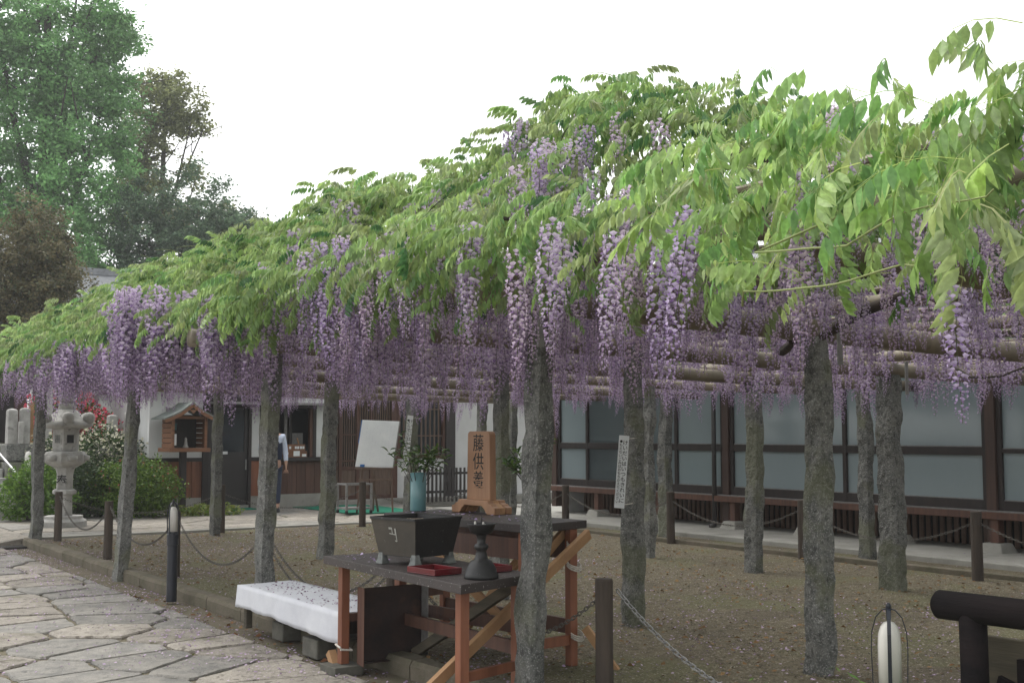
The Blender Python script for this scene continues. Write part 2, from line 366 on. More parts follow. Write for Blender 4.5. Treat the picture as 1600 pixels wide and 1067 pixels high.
# ---- flagstones: crazy paving from clipped cells
def clip(poly, p, nrm):
    out = []
    for i in range(len(poly)):
        q, r_ = poly[i], poly[(i + 1) % len(poly)]
        dq = (q[0] - p[0]) * nrm[0] + (q[1] - p[1]) * nrm[1]; dr = (r_[0] - p[0]) * nrm[0] + (r_[1] - p[1]) * nrm[1]
        if dq <= 0: out.append(q)
        if dq * dr < 0:
            t = dq / (dq - dr); out.append((q[0] + t * (r_[0] - q[0]), q[1] + t * (r_[1] - q[1])))
    return out
def paving(parent, b0, b1, a0, a1, z, sb, sa, gap, rr):
    pts = []; row = 0; a_ = a0
    while a_ < a1 + sa:
        b_ = b0 + (rr.random() - .5) * sb
        while b_ < b1 + sb:
            wdt = sb * rr.uniform(.6, 1.5)
            pts.append((b_ + wdt / 2, a_ + sa / 2 + rr.uniform(-.16, .16) * sa)); b_ += wdt
        a_ += sa * rr.uniform(.8, 1.2); row += 1
    for i, p in enumerate(pts):
        poly = [(b0, a0), (b1, a0), (b1, a1), (b0, a1)]
        for j, q in enumerate(pts):
            if i == j: continue
            dx, dy = q[0] - p[0], q[1] - p[1]; d2 = dx * dx + dy * dy
            if d2 > (3.2 * max(sa, sb)) ** 2: continue
            d = math.sqrt(d2); g = gap / 2 / d
            poly = clip(poly, (p[0] + dx * (.5 - g), p[1] + dy * (.5 - g)), (dx / d, dy / d))
            if len(poly) < 3: break
        if len(poly) < 3: continue
        # worn corners: resample the outline with a little wobble
        out = []
        n = len(poly)
        for k in range(n):
            q, r_ = poly[k], poly[(k + 1) % n]
            ln = math.hypot(r_[0] - q[0], r_[1] - q[1])
            if ln < .03: continue
            for t in ((.05, .22, .40, .58, .76, .95) if ln > .3 else (.12, .88)):
                x, y = q[0] + t * (r_[0] - q[0]), q[1] + t * (r_[1] - q[1])
                wob = .022 * noise.noise(Vector((x * 7, y * 7, 2 + z * 50))) + .012 * noise.noise(Vector((x * 23, y * 23, 7)))
                cx_, cy_ = p[0] - x, p[1] - y; dl = math.hypot(cx_, cy_) or 1
                out.append((x + cx_ / dl * (wob + .006), y + cy_ / dl * (wob + .006)))
        n = len(out)
        if n < 4: continue
        dz = rr.uniform(-.006, .006); tx, ty = rr.uniform(-.006, .006), rr.uniform(-.006, .006)
        def zz(x, y): return z + dz + tx * (x - p[0]) + ty * (y - p[1])
        vs = [(x, y, z - .05) for x, y in out] + [(x, y, zz(x, y) - .012) for x, y in out]
        ins = [(x + (p[0] - x) * .03, y + (p[1] - y) * .03) for x, y in out]
        vs += [(x, y, zz(x, y)) for x, y in ins]
        fs = [(k + q_ * n, (k + 1) % n + q_ * n, (k + 1) % n + (q_ + 1) * n, k + (q_ + 1) * n) for q_ in (0, 1) for k in range(n)]
        fs.append(tuple(2 * n + k for k in range(n)))
        MB().add(vs, fs).build('paving_stone', FLAG_G if noise.noise(Vector((p[0] * .8, p[1] * .6, 9))) > .12 or rr.random() < .12 else FLAG, parent)
path = bpy.data.objects['path']; walkway = bpy.data.objects['walkway']
paving(path, -2.2, 3.42, 3.0, 17.08, 0,   .74, .44, .027, random.Random(5))
paving(path, -4, 3.18, 17.12, 21.2, 0, 1.1, .8, .03, random.Random(12))
paving(walkway, 3.9, 11.8, 17.24, 21.5, WZ, 1.15, .8, .03, random.Random(8))

# ================================================================== BUILDINGS
# ---- glazed hall along the far side of the pergola (facade plane b = 12.75)
hall = thing('glazed_hall', 'long timber hall with tall frosted windows standing on stone footings', 'building', 12.75, 10, .115)
FB = 12.75
hall_posts = [17.08, 12.80, 8.40, 4.1]
for a_ in hall_posts:
    MB().box(FB - .07, FB + .07, a_ - .065, a_ + .065,   .22, 2.75).build('post', HALLW, hall, bevel=.006)
floor_z = .60
MB().box(FB - .16, FB + .2, -2, 17.16, .50, .585).build('floor_beam', REDBR, hall, bevel=.006)
MB().box(FB - .10, FB + .1, -2, 17.1, .585, .60).build('sill_strip', GREYSTEEL, hall)
for k, a_ in enumerate([15.82, 14.25, 12.62, 11.2, 9.75, 8.34, 6.9, 5.4, 3.9]):
    MB().box(FB - .12, FB - .01, a_ - .055, a_ + .055, .225, .50).build('stub_post', REDBR, hall, bevel=.005)
    mb = MB(); q = [(-.17, -.15, -.11, .12), (.17, .15, .11, .12)]
    vs = [(FB - .065 + sx * (.17 if z == .1 else .12), a_ + sy * (.17 if z == .1 else .12), z) for z in (.1, .225) for sx, sy in ((-1, -1), (1, -1), (1, 1), (-1, 1))]
    mb.add(vs, [(3, 2, 1, 0), (4, 5, 6, 7)] + [(i, (i + 1) % 4, 4 + (i + 1) % 4, 4 + i) for i in range(4)])
    mb.build('footing_stone', CONC, hall, bevel=.015)
mb = MB(); a_ = -1.0
while a_ < 17.0:
    mb.box(13.3, 13.325, a_, a_ + .062, .10, .5); a_ += .105
mb.build('underfloor_slats', LATT, hall, kind='stuff')
MB().box(13.34, 13.36, -2, 17.1, .09, .5).build('underfloor_backing', INTER, hall)
def hall_bay(a0, a1, mulls, glass=FROST, midz=(1.245, 1.345)):
    """a framed run of windows between two posts"""
    f = MB()
    f.box(FB - .03, FB + .05, a0, a1, .60, .715); f.box(FB - .03, FB + .05, a0, a1, 2.42, 2.52)
    f.box(FB - .027, FB + .047, a0, a1, midz[0], midz[1])
    wf = f.build('window_frame', DKWOOD, hall, bevel=.004)
    edges = [a0] + mulls + [a1]
    for x in mulls + [a0 + .03, a1 - .03]:
        MB().box(FB - .034, FB + .054, x - .03, x + .03, .62, 2.45).build('mullion', DKWOOD, wf, bevel=.004)
    for lo, hi in zip(edges[:-1], edges[1:]):
        for z0, z1 in ((.715, midz[0]), (midz[1], 2.42)):
            MB().box(FB + .005, FB + .012, lo + .03, hi - .03, z0, z1).build('pane', glass, wf)
            MB().box(FB - .008, FB + .004, lo + .032, hi - .032, z0 + .001, z0 + .012).build('bead', GREYSTEEL, wf)
hall_bay(12.87, 17.01, [16.18, 15.05, 13.92])
hall_bay(8.47, 12.73, [10.6])
hall_bay(4.17, 8.33, [6.2], midz=(1.275, 1.325))
hall_bay(-2, 4.03, [2.0, .2])
mb = MB(); mb.tube([(FB - .13, 12.97, z) for z in (.16, 1.2, 2.8)], .035, 10); mb.tube([(FB - .13, 12.97, .2), (FB - .16, 12.95, .14), (FB - .25, 12.93, .135)], .036, 10)
mb.build('drain_pipe', DKMETAL, hall, smooth=True)
MB().box(FB - .02, FB + .1, -2, 17.15, 2.523, 3.3).build('upper_wall', PLASTER, hall)
MB().box(FB - .02, FB + .1, 17.16, 17.25, .6, 3.3).build('corner_board', REDBR, hall)
MB().box(FB + .12, 19, 17.0, 17.1, .1, 3.3).build('end_wall', PLASTER, hall)
MB().box(FB + .3, 19, -2, 16.95, .55, .6).build('floor', INTER, hall)
MB().box(FB + .8, FB + .82, -2, 16.95, .6, 3.2).build('inner_screen', INTER, hall)
rf = MB(); rf.prism([(11.7, 2.95), (16.5, 4.9), (21, 2.95), (21, 3.07), (16.5, 5.05), (11.7, 3.07)], 0, 1, Matrix(((1, 0, 0, 0), (0, 0, 20.5, -3), (0, 1, 0, 0), (0, 0, 0, 1))))
rf.build('roof', TILE, hall)
for a_ in np.arange(-1.6, 17.4, .6):
    MB().bar((11.75, a_, 2.93), (12.8, a_, 3.34), .05, .06).build('rafter', REDBR, hall)

# ---- white-walled office at the back left (facade plane a = 21.6)
off = thing('temple_office', 'white plastered office with brown weatherboards, dark door and sale counter', 'building', 8.6, 21.6, WZ)
FA = 21.6
def wallp(parent, m, b0, b1, z0, z1, d0=0., d1=.12, name='wall_panel', **k):
    return MB().box(b0, b1, FA + d0, FA + d1, z0, z1).build(name, m, parent, **k)
wallp(off, CONC, 6.84, 7.84, .0, .32, -.01, .14, 'plinth')
wallp(off, PLASTER, 6.84, 7.84, 1.06, 2.32)
for k in range(5):
    wallp(off, BROWNW, 6.845 + k * .2, 7.04 + k * .2, .32, .99, -.012, .1, 'weatherboard', bevel=.004)
wallp(off, DKWOOD, 6.83, 7.84, .99, 1.06, -.03, .1, 'wainscot_rail')
MB().box(7.14, 7.34, FA - .03, FA - .002, 1.78, 1.98).build('wall_vent', GREYSTEEL, off)
wallp(off, DKWOOD, 7.84, 7.96, .0, 2.3, -.05, .12, 'door_post', bevel=.005)
wallp(off, DKWOOD, 8.74, 8.80, .0, 2.3, -.05, .12, 'door_post', bevel=.005)
wallp(off, DKWOOD, 7.96, 8.74, 2.0, 2.3, -.045, .1, 'door_lintel')
dr = wallp(off, DKMETAL, 7.965, 8.735, .16, 1.16, 0.0, .05, 'door', bevel=.004)
wallp(dr, DKMETAL, 7.965, 8.03, 1.163, 1.998, .0, .05, 'door_stile'); wallp(dr, DKMETAL, 8.67, 8.735, 1.163, 1.998, .0, .05, 'door_stile')
wallp(dr, DGLASS, 8.03, 8.67, 1.163, 1.998, .02, .03, 'door_pane')
wallp(dr, WHITE, 8.13, 8.34, 1.12, 1.172, -.006, -.001, 'door_notice')
MB().box(8.69, 8.71, FA - .03, FA, .82, 1.02).build('handle', STEEL, dr)
wallp(off, CONC, 7.95, 8.75, WZ - .02, .155, -.06, .12, 'door_step')
wallp(off, PLASTER, 8.80, 8.98, 1.06, 2.02); wallp(off, ORANGE, 8.805, 8.975, .32, .99, -.01, .1, 'weatherboard'); wallp(off, DKWOOD, 8.80, 8.98, .99, 1.06, -.03, .1, 'wainscot_rail')
wallp(off, CONC, 8.80, 8.98, 0, .32, -.01, .14, 'plinth')
MB().tube([(9.03, FA - .05, .13), (9.03, FA - .05, 2.1)], .035, 8).build('downpipe', GREYSTEEL, off, smooth=True)
wallp(off, PLASTER, 9.08, 9.22, .75, 2.02)
wallp(off, DKWOOD, 9.22, 9.36, .32, 2.02, -.02, .12, 'window_post')
wallp(off, CONC, 9.06, 10.33, 0, .335, -.012, .14, 'plinth')
for k in range(5):
    wallp(off, REDBR, 9.37 + k * .192, 9.557 + k * .192, .335, .97, -.012, .1, 'weatherboard', bevel=.004)
wallp(off, DKWOOD, 9.2, 10.34, .97, 1.045, -.09, .2, 'counter', bevel=.006)
wallp(off, PLASTER, 10.16, 10.34, 1.05, 2.3); wallp(off, DKWOOD, 10.09, 10.157, 1.05, 2.05, -.03, .1, 'window_post'); wallp(off, REDBR, 10.03, 10.09, 1.05, 2.0, -.01, .08, 'window_stile')
wallp(off, DKWOOD, 9.36, 10.16, 2.0, 2.06, -.04, .1, 'window_head')
wallp(off, PLASTER, 9.36, 10.16, 2.06, 2.3, .0, .1)
for b_, m in ((9.47, DKWOOD), (9.62, GREYSTEEL), (9.72, DKWOOD)):
    MB().box(b_, b_ + .06, FA + .3, FA + .36, 1.05, 2.0).build('sash_bar', m, off)
MB().box(8.0, 11.6, FA + 1.2, FA + 1.25, .3, 2.75).build('interior_wall', INTER, off)
MB().box(9.80, 10.03, FA + .33, FA + .35, 1.05, 1.52).build('inner_panel', GREYSTEEL, off)
wallp(off, PLASTER, 7.84, 10.34, 2.303, 2.75, 0, .12)
wallp(off, PLASTER, 6.84, 7.84, 2.323, 2.45, 0, .12)
MB().box(6.84, 6.96, FA + .13, 25.5, .0, 2.3).build('side_wall', PLASTER, off)
rf = MB(); Mx = Matrix(((1, 0, 0, 0), (0, 0, 5.2, 21.1), (0, 1, 0, 0), (0, 0, 0, 1)))
rf.prism([(6.55, 2.34), (10.6, 2.98), (10.6, 3.08), (6.55, 2.44)], 0, 1, Mx); rf.build('roof', TILE, off)
MB().bar((6.5, 21.06, 2.35), (10.6, 21.06, 3.0), .05, .07).build('verge_board', PLASTER, off)
MB().box(7.9, 10.4, 21.12, 21.58, 2.06, 2.10, Matrix.Identity(4)).build('door_canopy', GREYSTEEL, off)
# two tiers of little drawers on the counter
cb = thing('amulet_box', 'brown wooden box with small white labels, lower of the two on the office counter', 'box', 9.72, FA + .02, 1.045)
MB().box(9.45, 9.95, FA - .06, FA + .14, 1.046, 1.17).build('box_body', SHINWOOD, cb, bevel=.004)
for b_, w_, z_ in ((9.50, .05, 1.10), (9.66, .13, 1.07), (9.84, .09, 1.06)):
    MB().box(b_, b_ + w_, FA - .066, FA - .061, z_, z_ + .05 + (.05 if w_ > .1 else 0)).build('label_card', WHITE, cb)
cb2 = thing('amulet_box', 'upper brown box with a row of white tags on the office counter', 'box', 9.70, FA + .04, 1.17)
MB().box(9.46, 9.92, FA - .03, FA + .15, 1.171, 1.30).build('box_body', SHINWOOD, cb2, bevel=.004)
for b_ in (9.48, 9.58, 9.70, 9.75, 9.81, 9.86):
    MB().box(b_, b_ + .04, FA - .036, FA - .031, 1.21, 1.26).build('label_card', WHITE, cb2)
MB().bar((9.82, FA + .05, 1.30), (9.78, FA + .05, 1.42), .03, .02).build('tally_stick', RAW, cb2)

# ---- latticed hall in the middle of the back (plane a = 22.1)
lat = thing('latticed_hall', 'timber hall front with brown lattice doors, barred window and white wall', 'building', 12.5, 22.1, WZ)
FA = 22.1
MB().box(10.36, 15.8, FA - .45, FA + .2, .0, .16).build('stone_step', CONC, lat, bevel=.01)
wallp(lat, DKWOOD, 10.36, 10.50, .16, 2.9, -.05, .12, 'post')
for b_, w_ in ((10.50, .05), (10.90, .07), (11.30, .07), (11.62, .05), (12.13, .141)):
    wallp(lat, REDBR, b_, b_ + w_, .16, 2.395, -.03, .06, 'door_stile', bevel=.004)
for z0, z1 in ((.16, .24), (.76, .83), (.93, .965), (1.47, 1.50), (2.3, 2.4)):
    wallp(lat, REDBR, 10.50, 12.13, z0, z1, -.012, .04, 'door_rail')
mb = MB(); b_ = 10.56
while b_ < 12.12:
    mb.box(b_, b_ + .022, FA - .002, FA + .02, .83, 2.3); b_ += .052
mb.build('lattice_slats', LATT, lat, kind='stuff')
b_ = 10.52
while b_ < 12.1:
    wallp(lat, LATT, b_, b_ + .098, .24, .76, 0, .03, 'panel_board', bevel=.004); b_ += .1
wallp(lat, INTER, 10.4, 13.3, .17, 2.9, .35, .37, 'interior_wall')
wn = wallp(lat, REDBR, 12.27, 13.44, .98, 1.05, -.04, .06, 'window_frame')
wallp(wn, REDBR, 12.27, 13.44, 2.2, 2.27, -.04, .06, 'window_head'); wallp(wn, REDBR, 12.27, 12.33, 1.05, 2.2, -.04, .06, 'window_stile'); wallp(wn, REDBR, 13.38, 13.44, 1.05, 2.2, -.04, .06, 'window_stile')
for k in range(9):
    wallp(wn, LATT, 12.42 + k * .108, 12.445 + k * .108, 1.05, 2.2, -.01, .02, 'window_bar')
for z_ in (1.45, 2.02):
    wallp(wn, LATT, 12.33, 13.38, z_, z_ + .025, -.014, .024, 'window_rail')
wallp(wn, DGLASS, 12.33, 13.38, 1.05, 2.2, .05, .06, 'pane')
wallp(lat, PLASTER, 12.27, 13.44, .16, .98, 0, .1); wallp(lat, PLASTER, 10.5, 13.44, 2.4, 3.2, 0, .1); wallp(lat, PLASTER, 12.27, 13.44, 2.27, 2.4, 0, .1)
wallp(lat, DKWOOD, 13.44, 13.68, .16, 3.2, -.08, .14, 'post', bevel=.008)
wallp(lat, PLASTER, 13.68, 17.5, .16, 3.2, 0, .1)
wallp(lat, CONC, 13.68, 17.5, .0, .16, -.02, .12, 'plinth')
rf = MB(); rf.prism([(10.2, 3.1), (17.6, 3.1), (17.6, 3.25), (10.2, 3.25)], 21.0, 26); rf.v = [(x, z_, y + max(0, (z_ - 21)) * .35) for x, y, z_ in [(v[0], v[1], v[2]) for v in rf.v]]
rf.build('roof', TILE, lat)
pk = thing('picket_fence', 'low black picket fence in front of the white plaster wall', 'fence', 12.9, 21.2, WZ)
for k in range(19):
    MB().box(12.1 + k * .098, 12.142 + k * .098, 21.19, 21.21, WZ + .01, .80).build('picket', DKWOOD, pk)
for z_ in (.28, .66):
    MB().box(12.05, 13.95, 21.215, 21.24, z_, z_ + .05).build('rail', DKWOOD, pk)

# ---- temple buildings beyond, at the far left
th = thing('side_hall', 'far hall showing only its broad grey roof above the wisteria', 'building', 11, 36, 0)
rf = MB(); Mx = Matrix(((0, 0, 6.5, 8.5), (1, 0, 0, 0), (0, 1, 0, 0), (0, 0, 0, 1)))
rf.prism([(32.5, 4.0), (37, 6.2), (41.5, 4.0), (41.5, 4.2), (37, 6.42), (32.5, 4.2)], 0, 1, Mx); rf.build('roof', TILE, th)
MB().box(8.45, 15.05, 36.85, 37.15, 6.36, 6.56).build('ridge', TILE, th)
MB().box(8.9, 14.6, 33.5, 40.5, 0, 4.3).build('wall', PLASTER, th)
mh = thing('main_temple_hall', 'dark timber temple hall with brown posts beyond the stone steps', 'building', 2, 30, 0)
for b_ in (-4, -2.5, -1, .5, 2, 3.5, 5.0, 6.0, 6.45):
    MB().box(b_, b_ + .2, 28.6, 28.8, .9, 4.7).build('post', REDBR, mh, bevel=.01)
MB().box(-6, 6.6, 30.2, 30.4, .9, 4.8).build('wall', DKWOOD, mh)
MB().box(-6, 6.9, 27.8, 37, .0, .9).build('platform', CONC, mh)
rf = MB(); Mx = Matrix(((0, 0, 14.9, -8.6), (1, 0, 0, 0), (0, 1, 0, 0), (0, 0, 0, 1)))
rf.prism([(27.2, 5.05), (32.5, 6.5), (37.8, 5.05), (37.8, 5.3), (32.5, 6.8), (27.2, 5.3)], 0, 1, Mx); rf.build('roof', TILE, mh)
for b_ in np.arange(-6, 6.5, .36):
    MB().bar((b_, 27.3, 4.98), (b_, 29.2, 5.9), .1, .12).build('rafter', PLASTER, mh)
for b_ in (-3.6, -.7, 2.3, 3.8, 5.3): MB().box(b_, b_ + .6, 30.1, 30.18, 1.3, 3.6).build('shoji_screen', SHINWOOD, mh)
wl = thing('gate_roof', 'small tiled gate roof with a white plaster ridge above the far end of the wisteria', 'roof', 6.8, 27.6, 0)
rf = MB(); Mx = Matrix(((0, 0, 2.4, 5.5), (1, 0, 0, 0), (0, 1, 0, 0), (0, 0, 0, 1)))
rf.prism([(26.4, 3.6), (27.6, 4.15), (28.8, 3.6), (28.8, 3.72), (27.6, 4.3), (26.4, 3.72)], 0, 1, Mx); rf.build('tiles', TILE, wl)
MB().box(5.62, 7.9, 27.48, 27.72, 4.24, 4.4).build('ridge', PLASTER, wl); MB().box(5.66, 5.86, 27.44, 27.76, 4.4, 4.62).build('ridge_end', PLASTER, wl)
for b_ in (5.8, 7.6): MB().box(b_, b_ + .18, 27.5, 27.7, 0, 4.15).build('post', REDBR, wl)

# ================================================================== STEPS, STONE WALL, LANTERN, GARDEN
steps = thing('stone_steps', None, None, 3, 21.2, .1); steps['kind'] = 'structure'
for k in range(8):
    MB().box(1.2, 4.5, 21.0 + k * .32, 21.0 + k * .32 + .36, .0, .12 + .155 * (k + 1)).build('step', STONE_L, steps, bevel=.02)
rw = thing('retaining_wall', 'rough grey stone retaining wall beside the temple steps', 'wall', 5.6, 22.4, .1)
z_ = .05
for row in range(4):
    b_ = 4.52 + (row % 2) * -.0
    while b_ < 6.75:
        l = min(rnd.uniform(.45, .8), 6.8 - b_)
        MB().box(b_ + .01, b_ + l - .01, 22.2 + rnd.uniform(-.03, .03), 23.0, z_ + .008, z_ + .32 - .004).build('stone', STONE_L if rnd.random() < .3 else GRANITE, rw, bevel=.03)
        b_ += l
    z_ += .32
struct('upper_terrace', MB().box(-9, 4.52, 23.5, 29, 0, 1.33), CONC)
struct('upper_bank', MB().box(4.55, 6.8, 23.02, 29, 0, 1.3), EARTH)
def pillar(b, a, z0, z1, s, label, sn=1):
    mb = MB(); h = z1 - z0
    mb.lathe([(s * .72, 0), (s * .70, h * .45), (s * .68, h * .93), (s * .55, h * .975), (.02, h)], 4, (b, a, z0), math.pi / 4 + .06 * sn)
    return solo('stone_pillar', mb, STONE_L, label, 'pillar', (b, a, z0), 'stone fence pillars by the temple steps', bevel=.012)
pillar(4.62, 22.3, 1.32, 1.95, .17, 'leftmost blunt stone pillar on the wall beside the handrail')
pillar(4.84, 22.32, 1.32, 1.97, .17, 'stained stone pillar second from the handrail, with a short stub before it', -1)
pillar(5.27, 22.5, 1.32, 2.38, .14, 'tallest pale pillar just behind the stone lantern cap')
pillar(6.40, 22.4, 1.3, 1.86, .17, 'stone pillar between the white azalea and the office wall, half hidden by a post')
pillar(6.72, 22.4, 1.25, 1.93, .18, 'lichened stone pillar against the white office wall', -1)
solo('stone_stub', MB().box(4.70, 4.79, 22.1, 22.18, 1.33, 1.72), STONE_L, 'short pale stone stub in front of the paired pillars', 'pillar', (4.74, 22.14, 1.33), bevel=.01)
solo('wooden_marker', MB().box(4.93, 5.0, 22.36, 22.42, 1.32, 2.06), RAW, 'slim pale wooden marker beside the paired stone pillars', 'post', (4.96, 22.4, 1.32))
MBh = MB(); MBh.tube([(3.86, 23.3, 2.05), (4.53, 21.35, .83), (4.54, 21.3, .79)], .024, 10)
hr = thing('handrail', 'silver steel handrail sloping down the stone steps', 'handrail', 4.5, 21.3, .12)
MBh.build('rail', STEEL, hr, smooth=True)
MB().tube([(4.52, 21.36, .82), (4.5, 21.36, .1)], .02, 8).build('rail_post', STEEL, hr, smooth=True)
MB().tube([(3.95, 23.1, 2.0), (3.95, 23.1, 1.3)], .02, 8).build('rail_post', STEEL, hr, smooth=True)
solo('white_post', MB().lathe([(.06, 0), (.06, .5), (.045, .56), (.01, .58)], 12, (4.84, 21.95, .62)), OPAL, 'short rounded white post in the shrub by the steps', 'post', (4.84, 21.95, .62), smooth=True)

# ---- carved stone lantern
LB_, LA_ = 4.72, 18.95
ln = thing('stone_lantern', 'tall pale carved stone lantern with scrolled cap and onion finial', 'lantern', LB_, LA_, .1)
def hexl(name, prof, n=6, ph=.1, sm=False, bev=.008): return MB().lathe(prof, n, (LB_, LA_, 0), ph).build(name, STONE_L, ln, smooth=sm, bevel=bev)
hexl('base', [(.36, .05), (.36, .17), (.30, .21), (.30, .25)])
hexl('lower_shaft', [(.135, .25), (.125, .48), (.125, .55), (.19, .57), (.19, .62), (.155, .64)], 6, .4)
hexl('shaft', [(.13, .64), (.13, .86), (.15, .93), (.17, .96)], 6, .4)
hexl('platform', [(.18, .961), (.30, 1.02), (.33, 1.05), (.33, 1.15), (.30, 1.19), (.24, 1.20)])
for k in range(6):
    t = .1 + (k + .5) * math.pi / 3
    MB().lathe([(.02, -.05), (.085, -.03), (.085, .03), (.02, .05)], 8, (LB_ + .275 * math.cos(t), LA_ + .275 * math.sin(t), 1.10)).build('carved_cloud', STONE_L, ln, smooth=True)
hexl('firebox', [(.19, 1.2), (.205, 1.24), (.205, 1.50), (.23, 1.53)])
t = -2.05
for k, tt in enumerate((R(215.7), R(275.7))):
    cx_, cy_ = LB_ + .178 * math.cos(tt), LA_ + .178 * math.sin(tt)
    Mx = Matrix.Translation((cx_, cy_, 1.38)) @ Matrix.Rotation(tt, 4, 'Z')
    MB().box(-.012, .008, -.075, .075, -.085, .085, Mx).build('window_frame', STONE_L, ln)
    MB().box(.0, .0095, -.052, .052, -.06, .06, Mx).build('window_opening' if k else 'carved_panel', INTER if k else GRANITE, ln)
hexl('cap', [(.26, 1.53), (.38, 1.56), (.40, 1.60), (.31, 1.66), (.22, 1.74), (.16, 1.80), (.13, 1.82)], 12, .1, True, 0)
for k in range(6):
    t = .1 + k * math.pi / 3 + .25
    x, y = LB_ + .36 * math.cos(t), LA_ + .36 * math.sin(t)
    MB().lathe([(.02, -.10), (.07, -.07), (.095, 0), (.075, .06), (.02, .085)], 10, (x, y, 1.69)).build('scroll', STONE_L, ln, smooth=True)
hexl('neck', [(.12, 1.82), (.13, 1.84), (.12, 1.86), (.13, 1.89), (.125, 1.91)], 16, 0, True, 0)
hexl('finial', [(.10, 1.91), (.13, 1.95), (.135, 2.0), (.115, 2.05), (.06, 2.10), (.025, 2.16), (.012, 2.26), (.004, 2.28)], 16, 0, True, 0)
ln.scale = (1, 1, 1.035)
tm = text_mesh('lettering', '奉', .17, .004, .002)
td = Vector((-.568, -.823, 0))        # the face the path sees, in (b, a)
Mx = Matrix.Translation((.114 * math.cos(R(233)), .114 * math.sin(R(233)), .66)) @ Matrix.Rotation(R(-37), 4, 'Z') @ Matrix.Rotation(R(90), 4, 'X')
put_text(tm, INK, ln, Mx)

# ---- shrubs: leaf-sized faces over an uneven volume, with twigs
def leaf_quads(P, size, col, up=.5, asp=.5, rg=rng):
    """two-triangle leaves at world-ish points P (n,3)"""
    n = len(P)
    d = rg.normal(size=(n, 3)); d[:, 2] *= .7; d /= np.linalg.norm(d, axis=1, keepdims=True)
    q = rg.normal(size=(n, 3)); q -= (q * d).sum(1, keepdims=True) * d; q /= np.linalg.norm(q, axis=1, keepdims=True)
    nn = np.cross(d, q)
    s = size * rg.uniform(.6, 1.3, (n, 1))
    V = np.stack([P - d * s, P + q * s * asp + nn * s * .12, P + d * s, P - q * s * asp + nn * s * .12], 1).reshape(-1, 3)
    F = (np.arange(n)[:, None] * 4 + np.array([[0, 1, 2, 3]]))
    return V, F, np.repeat(col, 4, 0)
def blob_points(blobs, n, rg, shell=.55, bump=.18, freq=2.5):
    """points near the surface of lumpy ellipsoids: blobs (x,y,z,rx,ry,rz)"""
    bl = np.array(blobs, float); wgt = (bl[:, 3] * bl[:, 5]); k = rg.choice(len(bl), n, p=wgt / wgt.sum())
    d = rg.normal(size=(n, 3)); d /= np.linalg.norm(d, axis=1, keepdims=True)
    ph = bl[k, 0] * 3.1
    lump = 1 + bump * (np.sin(d[:, 0] * freq * 2.1 + ph) * np.sin(d[:, 1] * freq * 1.7 + ph * .7) + np.sin(d[:, 2] * freq * 2.6 + ph * 1.3) * .7) + bump * .5 * np.sin(d[:, 0] * freq * 6 + d[:, 2] * freq * 5 + ph)
    r = (shell + (1 - shell) * rg.random(n) ** .6) * lump
    return bl[k, :3] + d * bl[k, 3:6] * r[:, None], d
def shade_cols(n, c1, c2, rg, amt=.25):
    t = rg.random((n, 1)); c = np.array(c1)[None] * (1 - t) + np.array(c2)[None] * t
    return c * rg.uniform(1 - amt, 1 + amt, (n, 1))
def shrub(name, label, cat, b, a, z, blobs, n, size, c1, c2, flowers=None, seed=1, group=None, stems=5):
    rg = np.random.default_rng(seed); t = thing(name, label, cat, b, a, z, group=group)
    P, _ = blob_points(blobs, n, rg); V, F, C = leaf_quads(P, size, shade_cols(n, c1, c2, rg), rg=rg)
    o = link('foliage', nmesh('foliage', V, F, C), TREELEAF, t); o['kind'] = 'stuff'
    if flowers:
        nf, fs, f1, f2, bl2 = flowers
        P, _ = blob_points(bl2 or blobs, nf, rg, .92, .2); V, F, C = leaf_quads(P, fs, shade_cols(nf, f1, f2, rg), asp=.8, rg=rg)
        o = link('blossoms', nmesh('blossoms', V, F, C), PETAL, t); o['kind'] = 'stuff'
    mb = MB(); top = max(bb[2] for bb in blobs)
    for k in range(stems):
        an = k * 6.28 / stems
        mb.tube([(.05 * math.cos(an), .05 * math.sin(an), 0), (.18 * math.cos(an), .18 * math.sin(an), top * .5), (.3 * math.cos(an), .3 * math.sin(an), top)], [.022, .016, .006], 5)
    link('stems', mb.mesh('stems'), BARK, t)
    return t
shrub('clipped_hedge', 'rounded clipped green hedge between the lantern and the shrine box', 'hedge', 6.2, 20.4, .1,
      [(0, 0, .52, .60, .62, .5), (-.35, .25, .5, .4, .5, .45), (.35, -.15, .48, .42, .5, .45), (0, 0, .28, .75, .7, .3), (.15, .1, .75, .4, .4, .26)], 15000, .026, (.06, .13, .02), (.15, .23, .03), seed=3,
      flowers=(170, .022, (.30, .10, .08), (.25, .09, .05), [(0, 0, .62, .62, .6, .42)]))
shrub('pink_azalea', 'azalea in full pink and red bloom behind the stone lantern', 'shrub', 6.0, 23.4, 1.1,
      [(-.35, 0, .75, .5, .5, .5), (.2, 0, .5, .55, .5, .5), (.0, .3, 1.0, .35, .4, .35)], 7000, .03, (.05, .11, .02), (.16, .22, .04), seed=4,
      flowers=(2600, .032, (.62, .05, .12), (.72, .18, .22), None))
shrub('white_azalea', 'cream-white flowering azalea bush to the side of the stone lantern', 'shrub', 6.15, 22.0, .1,
      [(0, 0, 1.0, .65, .5, .55), (-.45, 0, .7, .5, .5, .55), (.45, .1, .55, .45, .4, .5), (-.9, 0, .95, .4, .3, .4)], 9000, .03, (.03, .065, .02), (.07, .12, .03), seed=5,
      flowers=(1900, .026, (.62, .60, .42), (.72, .70, .58), [(0, 0, 1.08, .66, .5, .52), (-.35, 0, .95, .6, .5, .45), (.4, .1, .75, .5, .4, .5), (-.95, 0, 1.15, .35, .3, .25)]))
